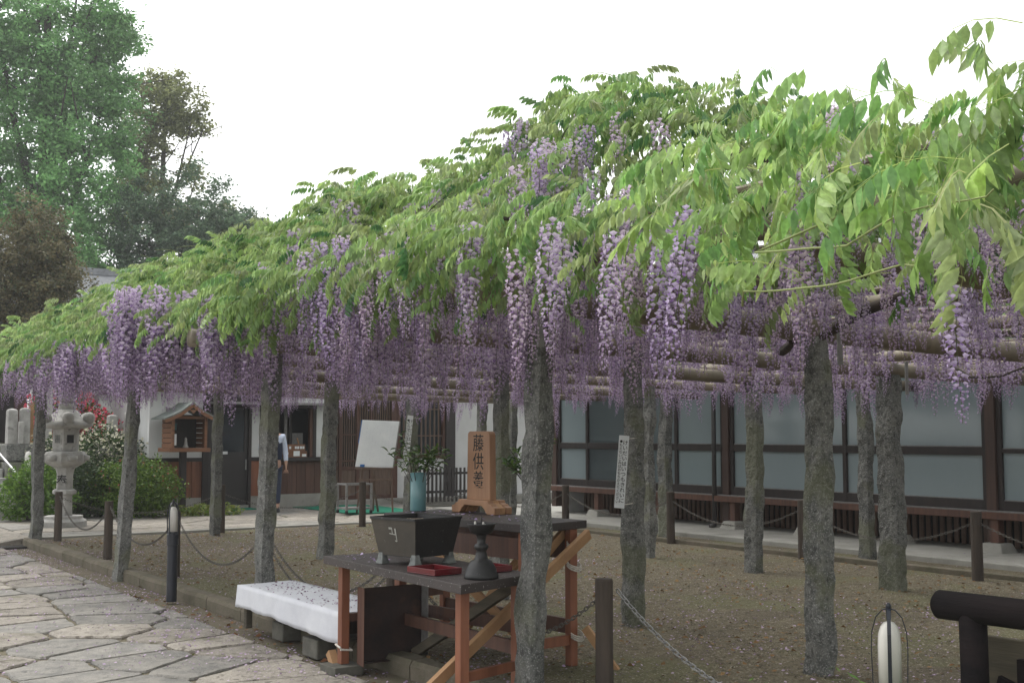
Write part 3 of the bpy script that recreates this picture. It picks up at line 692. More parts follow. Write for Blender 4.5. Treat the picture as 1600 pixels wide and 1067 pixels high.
shrub('leafy_shrub', 'loose bright green shrub at the foot of the stone steps', 'shrub', 4.6, 20.55, .1,
      [(0, 0, .55, .35, .4, .5), (-.2, .1, .35, .35, .4, .4), (.35, -.25, .35, .3, .3, .35), (.25, .1, .7, .25, .3, .3)], 4200, .038, (.07, .16, .02), (.18, .30, .05), seed=6)
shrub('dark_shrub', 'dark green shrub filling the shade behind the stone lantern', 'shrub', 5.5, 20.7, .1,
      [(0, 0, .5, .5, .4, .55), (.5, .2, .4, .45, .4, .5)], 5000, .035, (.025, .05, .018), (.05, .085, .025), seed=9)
shrub('ground_cover', 'low yellow-green ground cover under the shrine box post', 'plant', 7.35, 20.2, .1,
      [(0, 0, .06, .35, .3, .13), (.4, -.1, .05, .3, .25, .12), (-.35, .1, .05, .3, .3, .12)], 1400, .035, (.10, .18, .03), (.28, .30, .08), seed=10, stems=3)

# ---- little shrine box on a post
bx = thing('shrine_box', 'small wooden shrine box with a green roof on a dark post', 'shrine', 7.29, 21.0, .12)
MB().box(7.235, 7.345, 21.0, 21.11, .1, 1.18).build('post', DKWOOD, bx, bevel=.006)
MB().box(6.93, 7.68, 20.72, 21.36, 1.18, 1.25).build('floor_board', SHINWOOD, bx, bevel=.006)
for b_ in (6.98, 7.58): MB().box(b_, b_ + .05, 20.76, 20.81, 1.25, 1.80).build('corner_post', SHINWOOD, bx, bevel=.004)
for k in range(6): MB().box(6.985, 7.0, 20.81, 21.32, 1.255 + k * .09, 1.335 + k * .09).build('side_board', SHINWOOD, bx, bevel=.004)
for k in range(6): MB().box(7.615, 7.63, 20.81, 21.32, 1.255 + k * .09, 1.335 + k * .09).build('side_board', SHINWOOD, bx, bevel=.004)
MB().box(7.0, 7.615, 21.30, 21.32, 1.25, 1.85).build('back_board', DKWOOD, bx)
def roofpoly(w_, t0): return
ridge_b, ez, pz = 7.31, 1.78, 2.07
for sgn in (-1, 1):
    prof = [(0, pz), (.2 * sgn, pz - .15), (.36 * sgn, pz - .23), (.50 * sgn, pz - .285)]
    mb = MB(); vs = []
    for d_ in (0, -.03):
        for x, z in prof: vs += [(ridge_b + x, 20.62, z + d_), (ridge_b + x, 21.42, z + d_)]
    n = len(prof)
    fs = [(2 * i, 2 * i + 2, 2 * i + 3, 2 * i + 1) for i in range(n - 1)] + [(2 * n + 2 * i, 2 * n + 2 * i + 1, 2 * n + 2 * i + 3, 2 * n + 2 * i + 2) for i in range(n - 1)]
    fs += [(2 * i, 2 * n + 2 * i, 2 * n + 2 * i + 2, 2 * i + 2) for i in range(n - 1)] + [(2 * i + 1, 2 * i + 3, 2 * n + 2 * i + 3, 2 * n + 2 * i + 1) for i in range(n - 1)]
    fs += [(2 * n - 2, 2 * n - 1, 4 * n - 1, 4 * n - 2)]
    mb.add(vs, fs).build('roof_slope', COPPER, bx)
    mb = MB()
    for (x0, z0), (x1, z1) in zip(prof[:-1], prof[1:]): mb.bar((ridge_b + x0, 20.63, z0 - .062), (ridge_b + x1, 20.63, z1 - .062), .03, .058, (0, 0, 1))
    mb.build('gable_board', SHINWOOD, bx)
MB().box(7.03, 7.6, 20.80, 20.83, 1.77, 1.82).build('head_rail', SHINWOOD, bx)
MB().prism([(7.24, 1.93), (7.38, 1.93), (7.31, 1.86)], 20.605, 20.625, Matrix(((1, 0, 0, 0), (0, 0, 1, 0), (0, 1, 0, 0), (0, 0, 0, 1)))).build('gable_pendant', SHINWOOD, bx)
solo('paper_notice', MB().box(7.03, 7.10, 20.86, 20.87, 1.30, 1.50), WHITE, 'small white paper standing inside the shrine box', 'paper', (7.06, 20.86, 1.3))
solo('stone_figure', MB().lathe([(.05, 0), (.055, .02), (.035, .05), (.03, .10), (.022, .13), (.026, .16), (.01, .19)], 10, (7.30, 20.95, 1.25)), STONE_L, 'tiny grey stone figure inside the wooden shrine box', 'figurine', (7.30, 20.95, 1.25), smooth=True)
solo('glass_cup', MB().lathe([(.04, 0), (.05, .12), (.045, .121), (.037, .01)], 12, (7.17, 21.2, 1.57)), TEAL, 'bluish cup hanging at the back of the shrine box', 'cup', (7.17, 21.2, 1.57), smooth=True)
# ---- green mats and drain
solo('entrance_mat', MB().prism([(9.55, 21.3), (9.6, 18.75), (11.0, 18.8), (11.0, 21.2)], WZ + .004, WZ + .02), GREEN, 'large green mat under the whiteboard easel', 'mat', (10.2, 20, WZ))
solo('entrance_mat', MB().box(7.95, 8.75, 21.05, 21.5, WZ + .004, WZ + .02), GREEN, 'narrow green mat at the dark office door', 'mat', (8.3, 21.2, WZ))
dg_ = thing('drain_grating', 'dark slotted drain grating beside the corner pillar', 'grating', 3.55, 17.0, 0)
MB().box(3.2, 3.72, 16.77, 17.08, -.021, -.019).build('recess', INTER, dg_)
for k in range(8): MB().box(3.2, 3.72, 16.78 + k * .035, 16.795 + k * .035, -.02, .006).build('bar', DKMETAL, dg_)

# ================================================================== PERGOLA
pg = thing('wisteria_pergola', 'long pergola of rough granite posts carrying weathered log poles over the gravel', 'pergola', 6, 9, 0)
def stone_post(b, a, sb, sa, h, lean, z0, seed, dark=False):
    """rough split granite post: uneven rectangular section with broken corners; lean in metres along the view's right"""
    n = 20; rings = 34; V = []
    per = []
    for k in range(n):
        t = 2 * math.pi * k / n + math.pi / 4; c, s_ = math.cos(t), math.sin(t)
        q = (abs(c) ** 12 + abs(s_) ** 12) ** (-1 / 12)
        per.append((c * q * sb / 2, s_ * q * sa / 2))
    so_ = seed * 13.7
    for j in range(rings + 1):
        f = j / rings; z = z0 - .05 + (h - z0 + .05) * f; tp = 1.06 - .14 * f
        lx = lean * f
        dx, dy = lx * .823, -lx * .568
        ww = .022 * noise.noise(Vector((z * 1.3, so_, 0))); wy = .022 * noise.noise(Vector((z * 1.3, so_, 5)))
        for x, y in per:
            nn = noise.noise(Vector((x * 9 + so_, y * 9, z * 4.5))) * .022 + noise.noise(Vector((x * 24 + so_, y * 24, z * 15))) * .011 + noise.noise(Vector((x * 60, y * 60 + so_, z * 45))) * .005
            l = math.hypot(x, y); k = tp + nn / l
            V.append((b + x * k + dx + ww, a + y * k + dy + wy, z))
    F = [(j * n + k, j * n + (k + 1) % n, (j + 1) * n + (k + 1) % n, (j + 1) * n + k) for j in range(rings) for k in range(n)]
    F.append(tuple(rings * n + k for k in range(n)))
    mb = MB(); mb.v = V; mb.f = F
    return mb.build('stone_post', GRANITE, pg)
POSTS = [  # b, a, size b, size a, top, lean, ground
    (3.86, 16.95, .16, .20, 2.10, .02, 0), (3.71, 12.59, .13, .19, 2.15, .13, 0), (3.80, 9.02, .13, .19, 2.15, .05, 0), (3.76, 5.30, .115, .185, 2.17, .07, 0),
    (6.21, 16.5, .13, .19, 2.10, .0, GZ), (6.07, 12.65, .15, .21, 2.12, .08, GZ), (5.88, 8.72, .12, .17, 2.14, .02, GZ), (5.92, 6.98, .13, .17, 2.13, .03, GZ), (5.67, 4.95, .14, .19, 2.10, .03, GZ),
    (9.24, 16.2, .17, .24, 2.08, .02, GZ), (9.23, 10.58, .12, .15, 2.06, .02, GZ), (9.18, 8.85, .14, .20, 2.05, .01, GZ), (9.19, 7.13, .19, .26, 2.05, .01, GZ),
    (11.0, 16.9, .14, .20, 2.06, .02, GZ), (11.0, 16.0, .14, .20, 2.06, .03, GZ), (11.16, 12.45, .15, .20, 2.06, .03, GZ), (11.1, 8.95, .14, .17, 2.03, .0, GZ),
    (9.2, 4.6, .14, .19, 2.05, 0, GZ), (11.1, 4.6, .14, .19, 2.03, 0, GZ), (3.75, 1.3, .13, .19, 2.1, 0, 0), (6.0, 1.2, .13, .19, 2.1, 0, GZ), (9.2, 1.2, .14, .19, 2.05, 0, GZ)]
for i, p in enumerate(POSTS):
    k = .79 if i in (8, 9, 12) else .86
    stone_post(p[0], p[1], p[2] * k, p[3] * k, *p[4:], seed=i)
def pole(p, q, r, nm='pole', m=BAMBOO):
    p, q = Vector(p), Vector(q); n = 14; sd_ = rnd.random() * 50
    pts = [p.lerp(q, k / n) + Vector((0, 0, .02 * noise.noise(Vector((k * .45, sd_, 0))))) + Vector((0, 0, -.03 * math.sin(math.pi * k / n))) for k in range(n + 1)]
    if abs(p.x - q.x) > abs(p.y - q.y): pts = [v + Vector((0, .03 * noise.noise(Vector((k * .4, sd_, 9))), 0)) for k, v in enumerate(pts)]
    else: pts = [v + Vector((.03 * noise.noise(Vector((k * .4, sd_, 9))), 0, 0)) for k, v in enumerate(pts)]
    rad = [r * (1 - .12 * k / n + .05 * noise.noise(Vector((k * 1.1, sd_, 3)))) for k in range(n + 1)]
    o = MB().tube(pts, rad, 12).build(nm, m, pg, smooth=True)
    return o
# cross poles, falling a little towards the hall
for a_, b0, b1, r in ((16.9, 3.2, 12.0, .058), (16.35, 3.3, 12.0, .05), (12.6, 3.1, 12.0, .062), (14.6, 3.3, 11.9, .05), (10.55, 3.3, 12.0, .055), (8.85, 3.1, 12.1, .070), (7.05, 3.3, 12.0, .072), (5.12, 3.2, 12.2, .078), (3.1, 3.4, 12, .06), (1.2, 3.3, 12, .06)):
    pole((b0, a_, 2.235), (b1, a_ + .05, 2.06), r)
# long poles laid over them
for b_, r in ((3.45, .05), (4.5, .046), (5.85, .055), (7.3, .046), (9.2, .055), (11.1, .055)):
    for a0, a1 in ((.2, 6.6), (6.2, 12.2), (11.8, 18.4)):
        z_ = 2.235 - (b_ - 3.2) * .0199 + .115
        pole((b_, a0, z_), (b_ + .05, a1, z_ + .02), r)
for k in range(26):   # thin bamboo battens on top
    b_ = 3.2 + k * .34
    MB().tube([(b_, .4, 2.42 - (b_ - 3.2) * .02 + rnd.uniform(-.01, .02)), (b_ + .1, 18.2, 2.44 - (b_ - 3.2) * .02)], .014, 6).build('batten', BAMBOO, pg)
for b_, a_, z_ in ((9.10, 7.0, 2.0), (5.90, 7.07, 2.06), (5.62, 4.85, 2.05), (3.68, 5.22, 2.1)):     # flat iron straps holding pole to post
    MB().box(b_ - .02, b_ + .02, a_ - .155, a_ - .145, z_ - .14, z_ + .16).build('strap', GREYSTEEL, pg)

# ================================================================== CHAIN FENCES
LINK_V = None
def ring_link(M, w_=.5):
    """one chain link as a stadium tube, transformed"""
    mb = MB(); pts = []
    for k in range(10):
        t = 2 * math.pi * k / 10; pts.append((math.cos(t) * .55 + (.45 if math.cos(t) > 0 else -.45), math.sin(t) * .5, 0))
    n = 4; vs = []; r = .17
    for k in range(10):
        p = Vector(pts[k]); d = (Vector(pts[(k + 1) % 10]) - Vector(pts[k - 1])).normalized(); x = d.cross(Vector((0, 0, 1))); y = Vector((0, 0, 1))
        vs += [M @ (p + r * (math.cos(t) * x + math.sin(t) * y)) for t in (math.pi / 4 + math.pi / 2 * q for q in range(n))]
    fs = [(k * n + q, k * n + (q + 1) % n, ((k + 1) % 10) * n + (q + 1) % n, ((k + 1) % 10) * n + q) for k in range(10) for q in range(n)]
    return vs, fs
def chain(fence, p, q, sag, size=.02, as_links=False, m=CHAINM, name='chain'):
    p, q = Vector(p), Vector(q); L = (q - p).length * (1 + 2.6 * (sag / (q - p).length) ** 2)
    n = int(L / (size * 1.55)); pts = []
    def at(t): return p.lerp(q, t) - Vector((0, 0, 4 * sag * t * (1 - t)))
    root = None; mb = MB()
    for k in range(n):
        t = (k + .5) / n; c = at(t); d = (at(t + .01) - at(t - .01)).normalized()
        side = d.cross(Vector((0, 0, 1))).normalized(); up = side.cross(d)
        if k % 2: side, up = up, -side
        M = Matrix.Translation(c) @ Matrix((d, side, up)).transposed().to_4x4() @ Matrix.Scale(size, 4)
        vs, fs = ring_link(M)
        if as_links:
            if root is None: root = MB().add(vs, fs).build(name, m, fence)
            else: MB().add(vs, fs).build('link', m, root)
        else: mb.add(vs, fs)
    if not as_links: mb.build(name, m, fence)
def fpost(fence, b, a, h, r, z0=GZ):
    mb = MB(); mb.lathe([(r * 1.02, -.02), (r, h * .5), (r * .98, h - .012), (r * .9, h)], 14, (b, a, z0))
    mb.v = [(x + .004 * noise.noise(Vector((x * 30, y * 30, z * 4))), y, z) for x, y, z in mb.v]
    return mb.build('post', WOODPOST, fence, bevel=.004)
kf = thing('chain_fence', 'low fence of dark round posts and sagging chains along the path kerb', 'fence', 4.1, 9, GZ)
kp = [(4.1, 2.6, .66), (4.1, 5.07, .66), (4.1, 7.42, .66), (4.1, 9.72, .66), (4.06, 11.9, .66), (4.02, 14.11, .66), (4.12, 16.83, .66)]
for b_, a_, h in kp: fpost(kf, b_, a_, h, .05)
for i in range(6):
    (b0, a0, h0), (b1, a1, h1) = kp[i], kp[i + 1]
    sag = (.42, .40, .38, .36, .34, .34)[i]
    chain(kf, (b0 + (.05 if i == 0 else 0), a0, GZ + .58), (b1 + (.05 if i == 0 else 0), a1 - .05, GZ + .60), sag, .022 if i == 0 else .02, as_links=(i == 0), m=STEEL if i == 0 else CHAINM)
    if i == 2: chain(kf, (b0, a0, GZ + .50), (b1, a1, GZ + .56), sag + .03)
bf = thing('chain_fence', 'low fence of dark round posts and rope-like chains along the back walkway', 'fence', 8, 16.9, GZ)
bp_ = [(4.14, 16.83), (6.41, 16.80), (8.63, 16.63), (10.6, 16.4), (12.16 - 1.2, 15.9)]
for b_, a_ in bp_[1:4]: fpost(bf, b_, a_, .70, .052)
for (b0, a0), (b1, a1) in zip(bp_[:3], bp_[1:4]): chain(bf, (b0, a0, GZ + .58), (b1, a1, GZ + .58), .25, .022, m=CHAINM)
gf = thing('chain_fence', 'low fence of dark posts and sagging chains in front of the glazed hall', 'fence', 10.6, 9, GZ)
gp = [(10.62, 2.4), (10.55, 4.75), (10.47, 7.11), (10.61, 9.47), (10.68, 11.80), (10.72, 14.15), (10.6, 16.4)]
for b_, a_ in gp[:-1]: fpost(gf, b_, a_, .68, .055)
for (b0, a0), (b1, a1) in zip(gp[:-1], gp[1:]): chain(gf, (b0, a0, GZ + .58), (b1, a1, GZ + .58), .27, .021, m=CHAINM)

# ================================================================== BOLLARD LAMPS
def bollard(b, a, label, base_z=0):
    t = thing('bollard_lamp', label, 'lamp', b, a, base_z, group='bollard lamps along the kerb')
    c = (b, a, base_z)
    MB().lathe([(.046, 0), (.046, .50), (.052, .505), (.052, .60), (.046, .605), (.046, .622)], 20, c).build('base', NAVY, t, smooth=False, bevel=.003)
    MB().lathe([(.039, .622), (.040, .76), (.038, .80), (.030, .828), (.018, .842), (.004, .847)], 20, c).build('diffuser', OPAL, t, smooth=True)
    for k in range(4):
        an = math.pi / 4 + k * math.pi / 2 - .12; ca, sa = math.cos(an), math.sin(an)
        pts = [(b + r * ca, a + r * sa, base_z + z) for r, z in ((.054, .56), (.058, .64), (.061, .75), (.058, .81), (.044, .86), (.022, .885), (.0, .892))]
        mb = MB()
        for p, q in zip(pts[:-1], pts[1:]): mb.bar(p, q, .0035, .013, (-sa, ca, 0.01))
        mb.build('guard_strap', NAVY, t)
    MB().lathe([(.008, .85), (.010, .90), (.004, .91)], 8, c).build('finial', NAVY, t)
    return t
bollard(3.60, 10.62, 'bollard lamp with white tube standing alone at the path edge before the clothed bench')
bollard(3.48, 2.72, 'bollard lamp with white tube beside the dark log railing')

# ---- dark log railing with its board, near corner
lr = thing('log_railing', 'near black log railing of one thick post and a round top rail', 'railing', 3.66, 2.2, 0)
mb = MB(); pts = [(3.66, 2.64 - .2 * k, .90 + .002 * k) for k in range(12)]
mb.tube([(3.66, 2.655, .90)] + pts, [.036] + [.051 + .003 * noise.noise(Vector((k, 2, 2))) for k in range(12)], 18); mb.build('top_rail', LOGDARK, lr, smooth=True)
MB().tube([(3.67, 2.51, 0), (3.665, 2.51, .45), (3.66, 2.51, .88)], .047, 16).build('post', LOGDARK, lr, smooth=True)
MB().tube([(3.67, .9, 0), (3.66, .9, .88)], .047, 16).build('post', LOGDARK, lr, smooth=True)
bd = solo('weathered_board', MB().box(3.80, 3.825, 1.2, 2.56, .1, .79), OLDBOARD, 'weathered grey-brown board standing behind the log railing', 'board', (3.81, 1.8, 0), bevel=.004)
MB().box(3.77, 3.795, 2.12, 2.42, .1, .73).bar((3.785, 2.42, .62), (3.785, 2.50, .645), .02, .035).build('bracket', LOGDARK, bd)
# ---- small weeds by the railing
def fern(name, label, b, a, n, L, seed, c1=(.07, .16, .02), c2=(.16, .28, .04)):
    rg = np.random.default_rng(seed); t = thing(name, label, 'plant', b, a, 0)
    Vs, Fs, Cs = [], [], []; c0 = 0
    for k in range(n):
        an = rg.uniform(0, 6.28); l = L * rg.uniform(.6, 1.1); up = rg.uniform(.7, 1.3)
        for j in range(13):
            f = (j + 1) / 13; px = l * f * math.cos(an) * .6; py = l * f * math.sin(an) * .6; pz = l * up * (f - .45 * f * f)
            w_ = .05 * math.sin(math.pi * min(1, f * .95 + .08)) * L / .3
            for sg in (-1, 1):
                nx, ny = -math.sin(an) * sg, math.cos(an) * sg
                q = np.array([px, py, pz]); tip = q + np.array([nx * w_ + math.cos(an) * w_ * .5, ny * w_ + math.sin(an) * w_ * .5, -.01])
                mid = (q + tip) / 2; d = np.array([math.cos(an), math.sin(an), .1]) * w_ * .18
                Vs += [q, mid + d, tip, mid - d]; Fs.append((c0, c0 + 1, c0 + 2, c0 + 3)); c0 += 4
                Cs += [np.array(c1) + (np.array(c2) - np.array(c1)) * rg.random()] * 4
    link('fronds', nmesh('fronds', np.array(Vs), np.array(Fs), np.array(Cs)), TREELEAF, t)['kind'] = 'stuff'
fern('fern', 'small bright fern before the weathered board', 3.60, 2.36, 11, 1.28, 3)
fern('weed', 'low green weed at the foot of the log railing', 3.62, 2.60, 9, 1.2, 5)
fern('weed', 'little tuft of weed beside the near bollard lamp', 3.57, 2.52, 7, 1.16, 8)

# ================================================================== BENCH, TABLES, OFFERINGS
bn = thing('low_bench', 'low dark wooden bench under the white cloth', 'bench', 3.72, 7.9, 0)
MB().box(3.50, 3.93, 7.02, 8.70, .295, .345).build('seat', WOODPOST, bn, bevel=.004)
for b_, a_ in ((3.54, 7.1), (3.89, 7.1), (3.54, 8.68), (3.89, 8.68)):
    MB().box(b_ - .025, b_ + .025, a_ - .025, a_ + .025, .03 if b_ < 3.7 else GZ, .295).build('leg', OLDBOARD, bn, bevel=.003)
MB().box(3.52, 3.545, 7.1, 8.7, .235, .29).build('apron', WOODPOST, bn)
MB().box(3.56, 3.87, 7.12, 7.16, .19, .29).build('apron', WOODPOST, bn)
for b_, a_, sx, sy in ((3.75, 8.25, .16, .1), (3.7, 7.5, .2, .12)):
    MB().box(b_ - sx, b_ + sx, a_ - sy, a_ + sy, -.01, .12).build('footing_block', BLOCK, bn, bevel=.01)
def cloth():
    b0, b1, a0, a1, zt = 3.475, 3.95, 6.98, 8.74, .352
    na, nd = 44, 5; V = []; F = []
    cols = []
    # strip running front hem -> top -> back hem, per a
    prof = []
    for k in range(7): prof.append(('f', k / 6))
    for k in range(1, 10): prof.append(('t', k / 10))
    for k in range(7): prof.append(('b', k / 6))
    nP = len(prof)
    for i in range(na + 1):
        fa = i / na; a_ = a0 + (a1 - a0) * fa
        drop = .165 + .02 * (1 - fa) + .010 * math.sin(fa * 5 + 1) + .004 * math.sin(fa * 19)
        for kind, k in prof:
            wv = .022 * noise.noise(Vector((a_ * 5.5, 2, 7))) + .010 * noise.noise(Vector((a_ * 14, 5, 7)))
            if kind == 'f': V.append((b0 - .014 + wv * (1 - k) + .012 * k, a_, zt - drop * (1 - k)))
            elif kind == 't': V.append((b0 + (b1 - b0) * k, a_, zt + .006 * noise.noise(Vector((k * 4, a_ * 5, 0))) + (.002 if .2 < k < .8 else 0)))
            else: V.append((b1 + .012 * (k) - wv * k * .6, a_, zt - .12 * k))
    for i in range(na):
        for k in range(nP - 1): F.append((i * nP + k, i * nP + k + 1, (i + 1) * nP + k + 1, (i + 1) * nP + k))
    # ends hang a little
    for i, s_ in ((0, -1), (na, 1)):
        st = len(V); idx = [k for k in range(6, 17)]
        for q in (1, 2, 3):
            for k in idx:
                p = V[i * nP + k]; V.append((p[0], p[1] + s_ * (.010 + .006 * math.sin(k * 1.7)), zt - (.05 if s_ < 0 else .17) * q / 3))
        prev = [i * nP + k for k in idx]
        for q in range(3):
            cur = [st + q * len(idx) + j for j in range(len(idx))]
            for j in range(len(idx) - 1): F.append((prev[j], prev[j + 1], cur[j + 1], cur[j]))
            prev = cur
    mb = MB(); mb.v = V; mb.f = F
    o = solo('tablecloth', mb, CLOTH, 'white cloth strewn with fallen petals draped over the low bench', 'cloth', (3.72, 7.9, .3), smooth=True)
    s_ = o.modifiers.new('thick', 'SOLIDIFY'); s_.thickness = .004
cloth()

lt = thing('lower_offering_table', 'lower front table with dark brown top and red-stained legs', 'table', 3.65, 6.2, 0)
LT = .72
MB().prism([(3.37, 7.03), (3.31, 5.27), (3.92, 5.46), (3.95, 7.0)], LT - .05, LT).build('table_top', TABLEWORN, lt, bevel=.004)
llegs = [(3.47, 6.93, .045), (3.42, 5.43, 0), (3.87, 5.56, GZ), (3.88, 6.92, GZ)]
for b_, a_, z0 in llegs: MB().box(b_ - .028, b_ + .028, a_ - .028, a_ + .028, z0, LT - .052).build('leg', ORANGE, lt, bevel=.003)
MB().bar((3.87, 5.59, .30), (3.88, 6.9, .30), .03, .075).build('stretcher', REDBR, lt)
MB().bar((3.45, 5.43, .21), (3.86, 5.55, .21), .03, .05).build('stretcher', ORANGE, lt)
MB().bar((3.46, 5.46, .36), (3.46, 6.9, .62), .001, .001)
MB().bar((3.50, 6.93, .33), (3.86, 6.93, .33), .03, .05).build('stretcher', REDBR, lt)
MB().bar((3.915, 6.8, .08), (3.91, 5.65, .64), .035, .06).build('brace', OLDBOARD, lt)
MB().bar((3.445, 6.99, .02), (3.445, 7.06, .10), .05, .05).build('foot_wedge', RAW, lt)
MB().tube([(3.43, 6.89, .15), (3.44, 6.98, .16), (3.51, 6.97, .145), (3.51, 6.89, .13), (3.43, 6.89, .14)], .007, 6).build('rope_tie', ROPE, lt)
MB().box(3.36, 3.56, 6.82, 7.04, -.02, .043).build('foot_block', BLOCK, lt, bevel=.006)
ut = thing('upper_offering_table', 'higher rear table with dark top, red-stained legs and raw timber braces', 'table', 4.3, 6.6, GZ)
UT = .955
MB().prism([(3.97, 7.33), (4.15, 5.83), (4.70, 5.98), (4.50, 7.46)], UT - .05, UT).build('table_top', TABLETOP, ut, bevel=.004)
ulegs = [(4.03, 7.2), (4.20, 5.96), (4.58, 5.99), (4.45, 7.3)]
for b_, a_ in ulegs: MB().box(b_ - .028, b_ + .028, a_ - .028, a_ + .028, GZ, UT - .052).build('leg', ORANGE, ut, bevel=.003)
for p, q, h_ in (((4.03, 7.2, .80), (4.2, 5.96, .80), .13), ((4.45, 7.3, .80), (4.58, 5.99, .78), .13), ((4.03, 7.2, .33), (4.2, 5.96, .33), .08), ((4.45, 7.3, .30), (4.58, 5.99, .30), .09)):
    MB().bar(p, q, .028, h_).build('stretcher', REDBR, ut)
MB().bar((4.2, 5.96, .22), (4.58, 5.99, .22), .03, .06).build('stretcher', ORANGE, ut)
MB().bar((4.03, 7.2, .40), (4.45, 7.3, .40), .03, .06).build('stretcher', REDBR, ut)
MB().bar((3.22, 5.50, .13), (4.66, 5.915, .875), .032, .062).build('brace', RAW, ut)
MB().bar((4.30, 6.0, .68), (4.60, 6.055, .905), .03, .055).build('brace', RAW, ut)
MB().bar((4.62, 5.9, .30), (4.72, 5.72, .05), .03, .05).build('brace', RAW, ut)
MB().bar((4.0, 7.0, .88), (4.4, 6.1, .12), .032, .055).build('brace', RAW, ut)
MB().bar((4.5, 6.2, .88), (4.47, 7.1, .12), .032, .055).build('brace', RAW, ut)
for b_, a_, z_ in ((4.58, 5.96, .80), (4.58, 5.96, .68), (4.60, 5.96, .25)):
    mb = MB()
    for dz in (-.012, 0, .012): mb.tube([(b_ + .042 * math.cos(t), a_ + .046 * math.sin(t), z_ + dz + .02 * math.sin(t)) for t in np.linspace(0, 6.28, 13)], .005, 5)
    mb.build('rope_tie', ROPE, ut)

# dark burnt sheet under the left end of the lower table
fp = thing('burnt_metal_box', 'burnt rusty sheet metal box standing under the lower table', 'metal box', 3.75, 6.88, .05)
MB().box(3.53, 3.99, 6.84, 6.846, .06, .52).build('back_sheet', RUSTP, fp)
MB().bar((3.528, 6.86, .05), (3.524, 6.78, .05), .001, .001)
mb = MB(); mb.add([(3.526, 6.85, .05), (3.526, 6.76, .04), (3.526, 6.76, .53), (3.526, 6.85, .53), (3.529, 6.85, .05), (3.529, 6.76, .04), (3.529, 6.76, .53), (3.529, 6.85, .53)], [(0, 1, 2, 3), (7, 6, 5, 4), (0, 4, 5, 1), (2, 6, 7, 3), (1, 5, 6, 2), (0, 3, 7, 4)]); mb.build('side_flange', REDBR, fp)
MB().box(3.992, 3.996, 6.76, 6.85, .07, .51).build('side_flange', GREYSTEEL, fp)
MB().box(3.53, 3.99, 6.78, 6.838, .055, .06).build('bottom_flange', RUSTP, fp)

# incense burner
ib_c = Vector((3.665, 6.27, 0)); ib_r = R(14)
ib = thing('incense_burner', 'square black iron incense burner full of ash on four flared feet', 'incense burner', 3.635, 6.30, LT)
def ibM(): return Matrix.Translation((3.635, 6.30, LT + .002)) @ Matrix.Rotation(ib_r, 4, 'Z') @ Matrix.Diagonal((.95, .95, 1, 1))
M_ = ibM()
hw0, hw1, wz0, wz1 = .165, .205, .055, .275
def frust(h0, h1, z0, z1): return [(sx * h, sy * h, z) for h, z in ((h0, z0), (h1, z1)) for sx, sy in ((-1, -1), (1, -1), (1, 1), (-1, 1))]
side = [((0, 1), 'front'), ((1, 2), 'right'), ((2, 3), 'back'), ((3, 0), 'left')]
O_ = frust(hw0, hw1, wz0, wz1); I_ = frust(hw0 - .012, hw1 - .016, wz0 + .012, wz1)
for (i, j), nm in side:
    mb = MB(); mb.add([M_ @ Vector(p) for p in (O_[i], O_[j], O_[4 + j], O_[4 + i], I_[i], I_[j], I_[4 + j], I_[4 + i])], [(0, 1, 2, 3), (5, 4, 7, 6), (3, 2, 6, 7), (0, 4, 5, 1), (0, 3, 7, 4), (1, 5, 6, 2)])
    mb.build('side_plate', IRON if nm in ('front', 'back', 'right') else IRON_B, ib)
MB().box(-hw0, hw0, -hw0, hw0, wz0 - .004, wz0 + .01, M_).build('bottom_plate', IRON, ib)
rim = MB()
for (i, j), nm in side:
    c = [Vector(p) for p in O_[4:]]; rim.bar(M_ @ c[i], M_ @ c[j], .014, .014)
rim.build('rim', IRON, ib)
for sx, sy in ((-1, -1), (1, -1), (1, 1), (-1, 1)):
    mb = MB(); x0, y0 = sx * .150, sy * .150
    vs = [(x0 + dx * s_, y0 + dy * s_, z) for s_, z in ((.034, .0), (.024, .03), (.018, .068)) for dx, dy in ((-1, -1), (1, -1), (1, 1), (-1, 1))]
    vs = [M_ @ Vector(p) for p in vs]
    mb.add(vs, [(3, 2, 1, 0), (8, 9, 10, 11)] + [(q * 4 + k, q * 4 + (k + 1) % 4, q * 4 + 4 + (k + 1) % 4, q * 4 + 4 + k) for q in (0, 1) for k in range(4)])
    mb.build('foot', PEWTER, ib, bevel=.003)
n = 26; V = []; F = []
for i in range(n + 1):
    for j in range(n + 1):
        x = (i / n * 2 - 1) * .182; y = (j / n * 2 - 1) * .182
        V.append(M_ @ Vector((x, y, .238 + .028 * (1 - (x / .18) ** 2) * (1 - (y / .18) ** 2) + .008 * noise.noise(Vector((x * 50, y * 50, 1))) + .005 * noise.noise(Vector((x * 120, y * 120, 4))))))
F = [(i * (n + 1) + j, (i + 1) * (n + 1) + j, (i + 1) * (n + 1) + j + 1, i * (n + 1) + j + 1) for i in range(n) for j in range(n)]
mb = MB(); mb.v = V; mb.f = F; mb.build('ash', ASH, ib, smooth=True)
# worn emblem on the face towards the path
Mf = M_ @ Matrix.Translation((-(hw0 + hw1) / 2 - .004, .01, .185)) @ Matrix.Rotation(R(-90), 4, 'Z') @ Matrix.Rotation(R(90 + 10.3), 4, 'X')
mb = MB()
def stroke(x0, y0, x1, y1, w_=.0055): mb.bar(Mf @ Vector((x0, y0, .001)), Mf @ Vector((x1, y1, .001)), w_, .002, Mf.to_3x3() @ Vector((0, 0, 1)))
for s_ in ((-.035, .036, -.008, .036), (-.035, .030, -.008, .030), (-.008, .036, -.006, -.002), (-.034, .002, .026, -.004), (.018, .034, .022, -.002), (.024, .034, .028, -.044), (.028, -.044, .012, -.040)): stroke(*s_)
mb.build('emblem', EMB, ib)

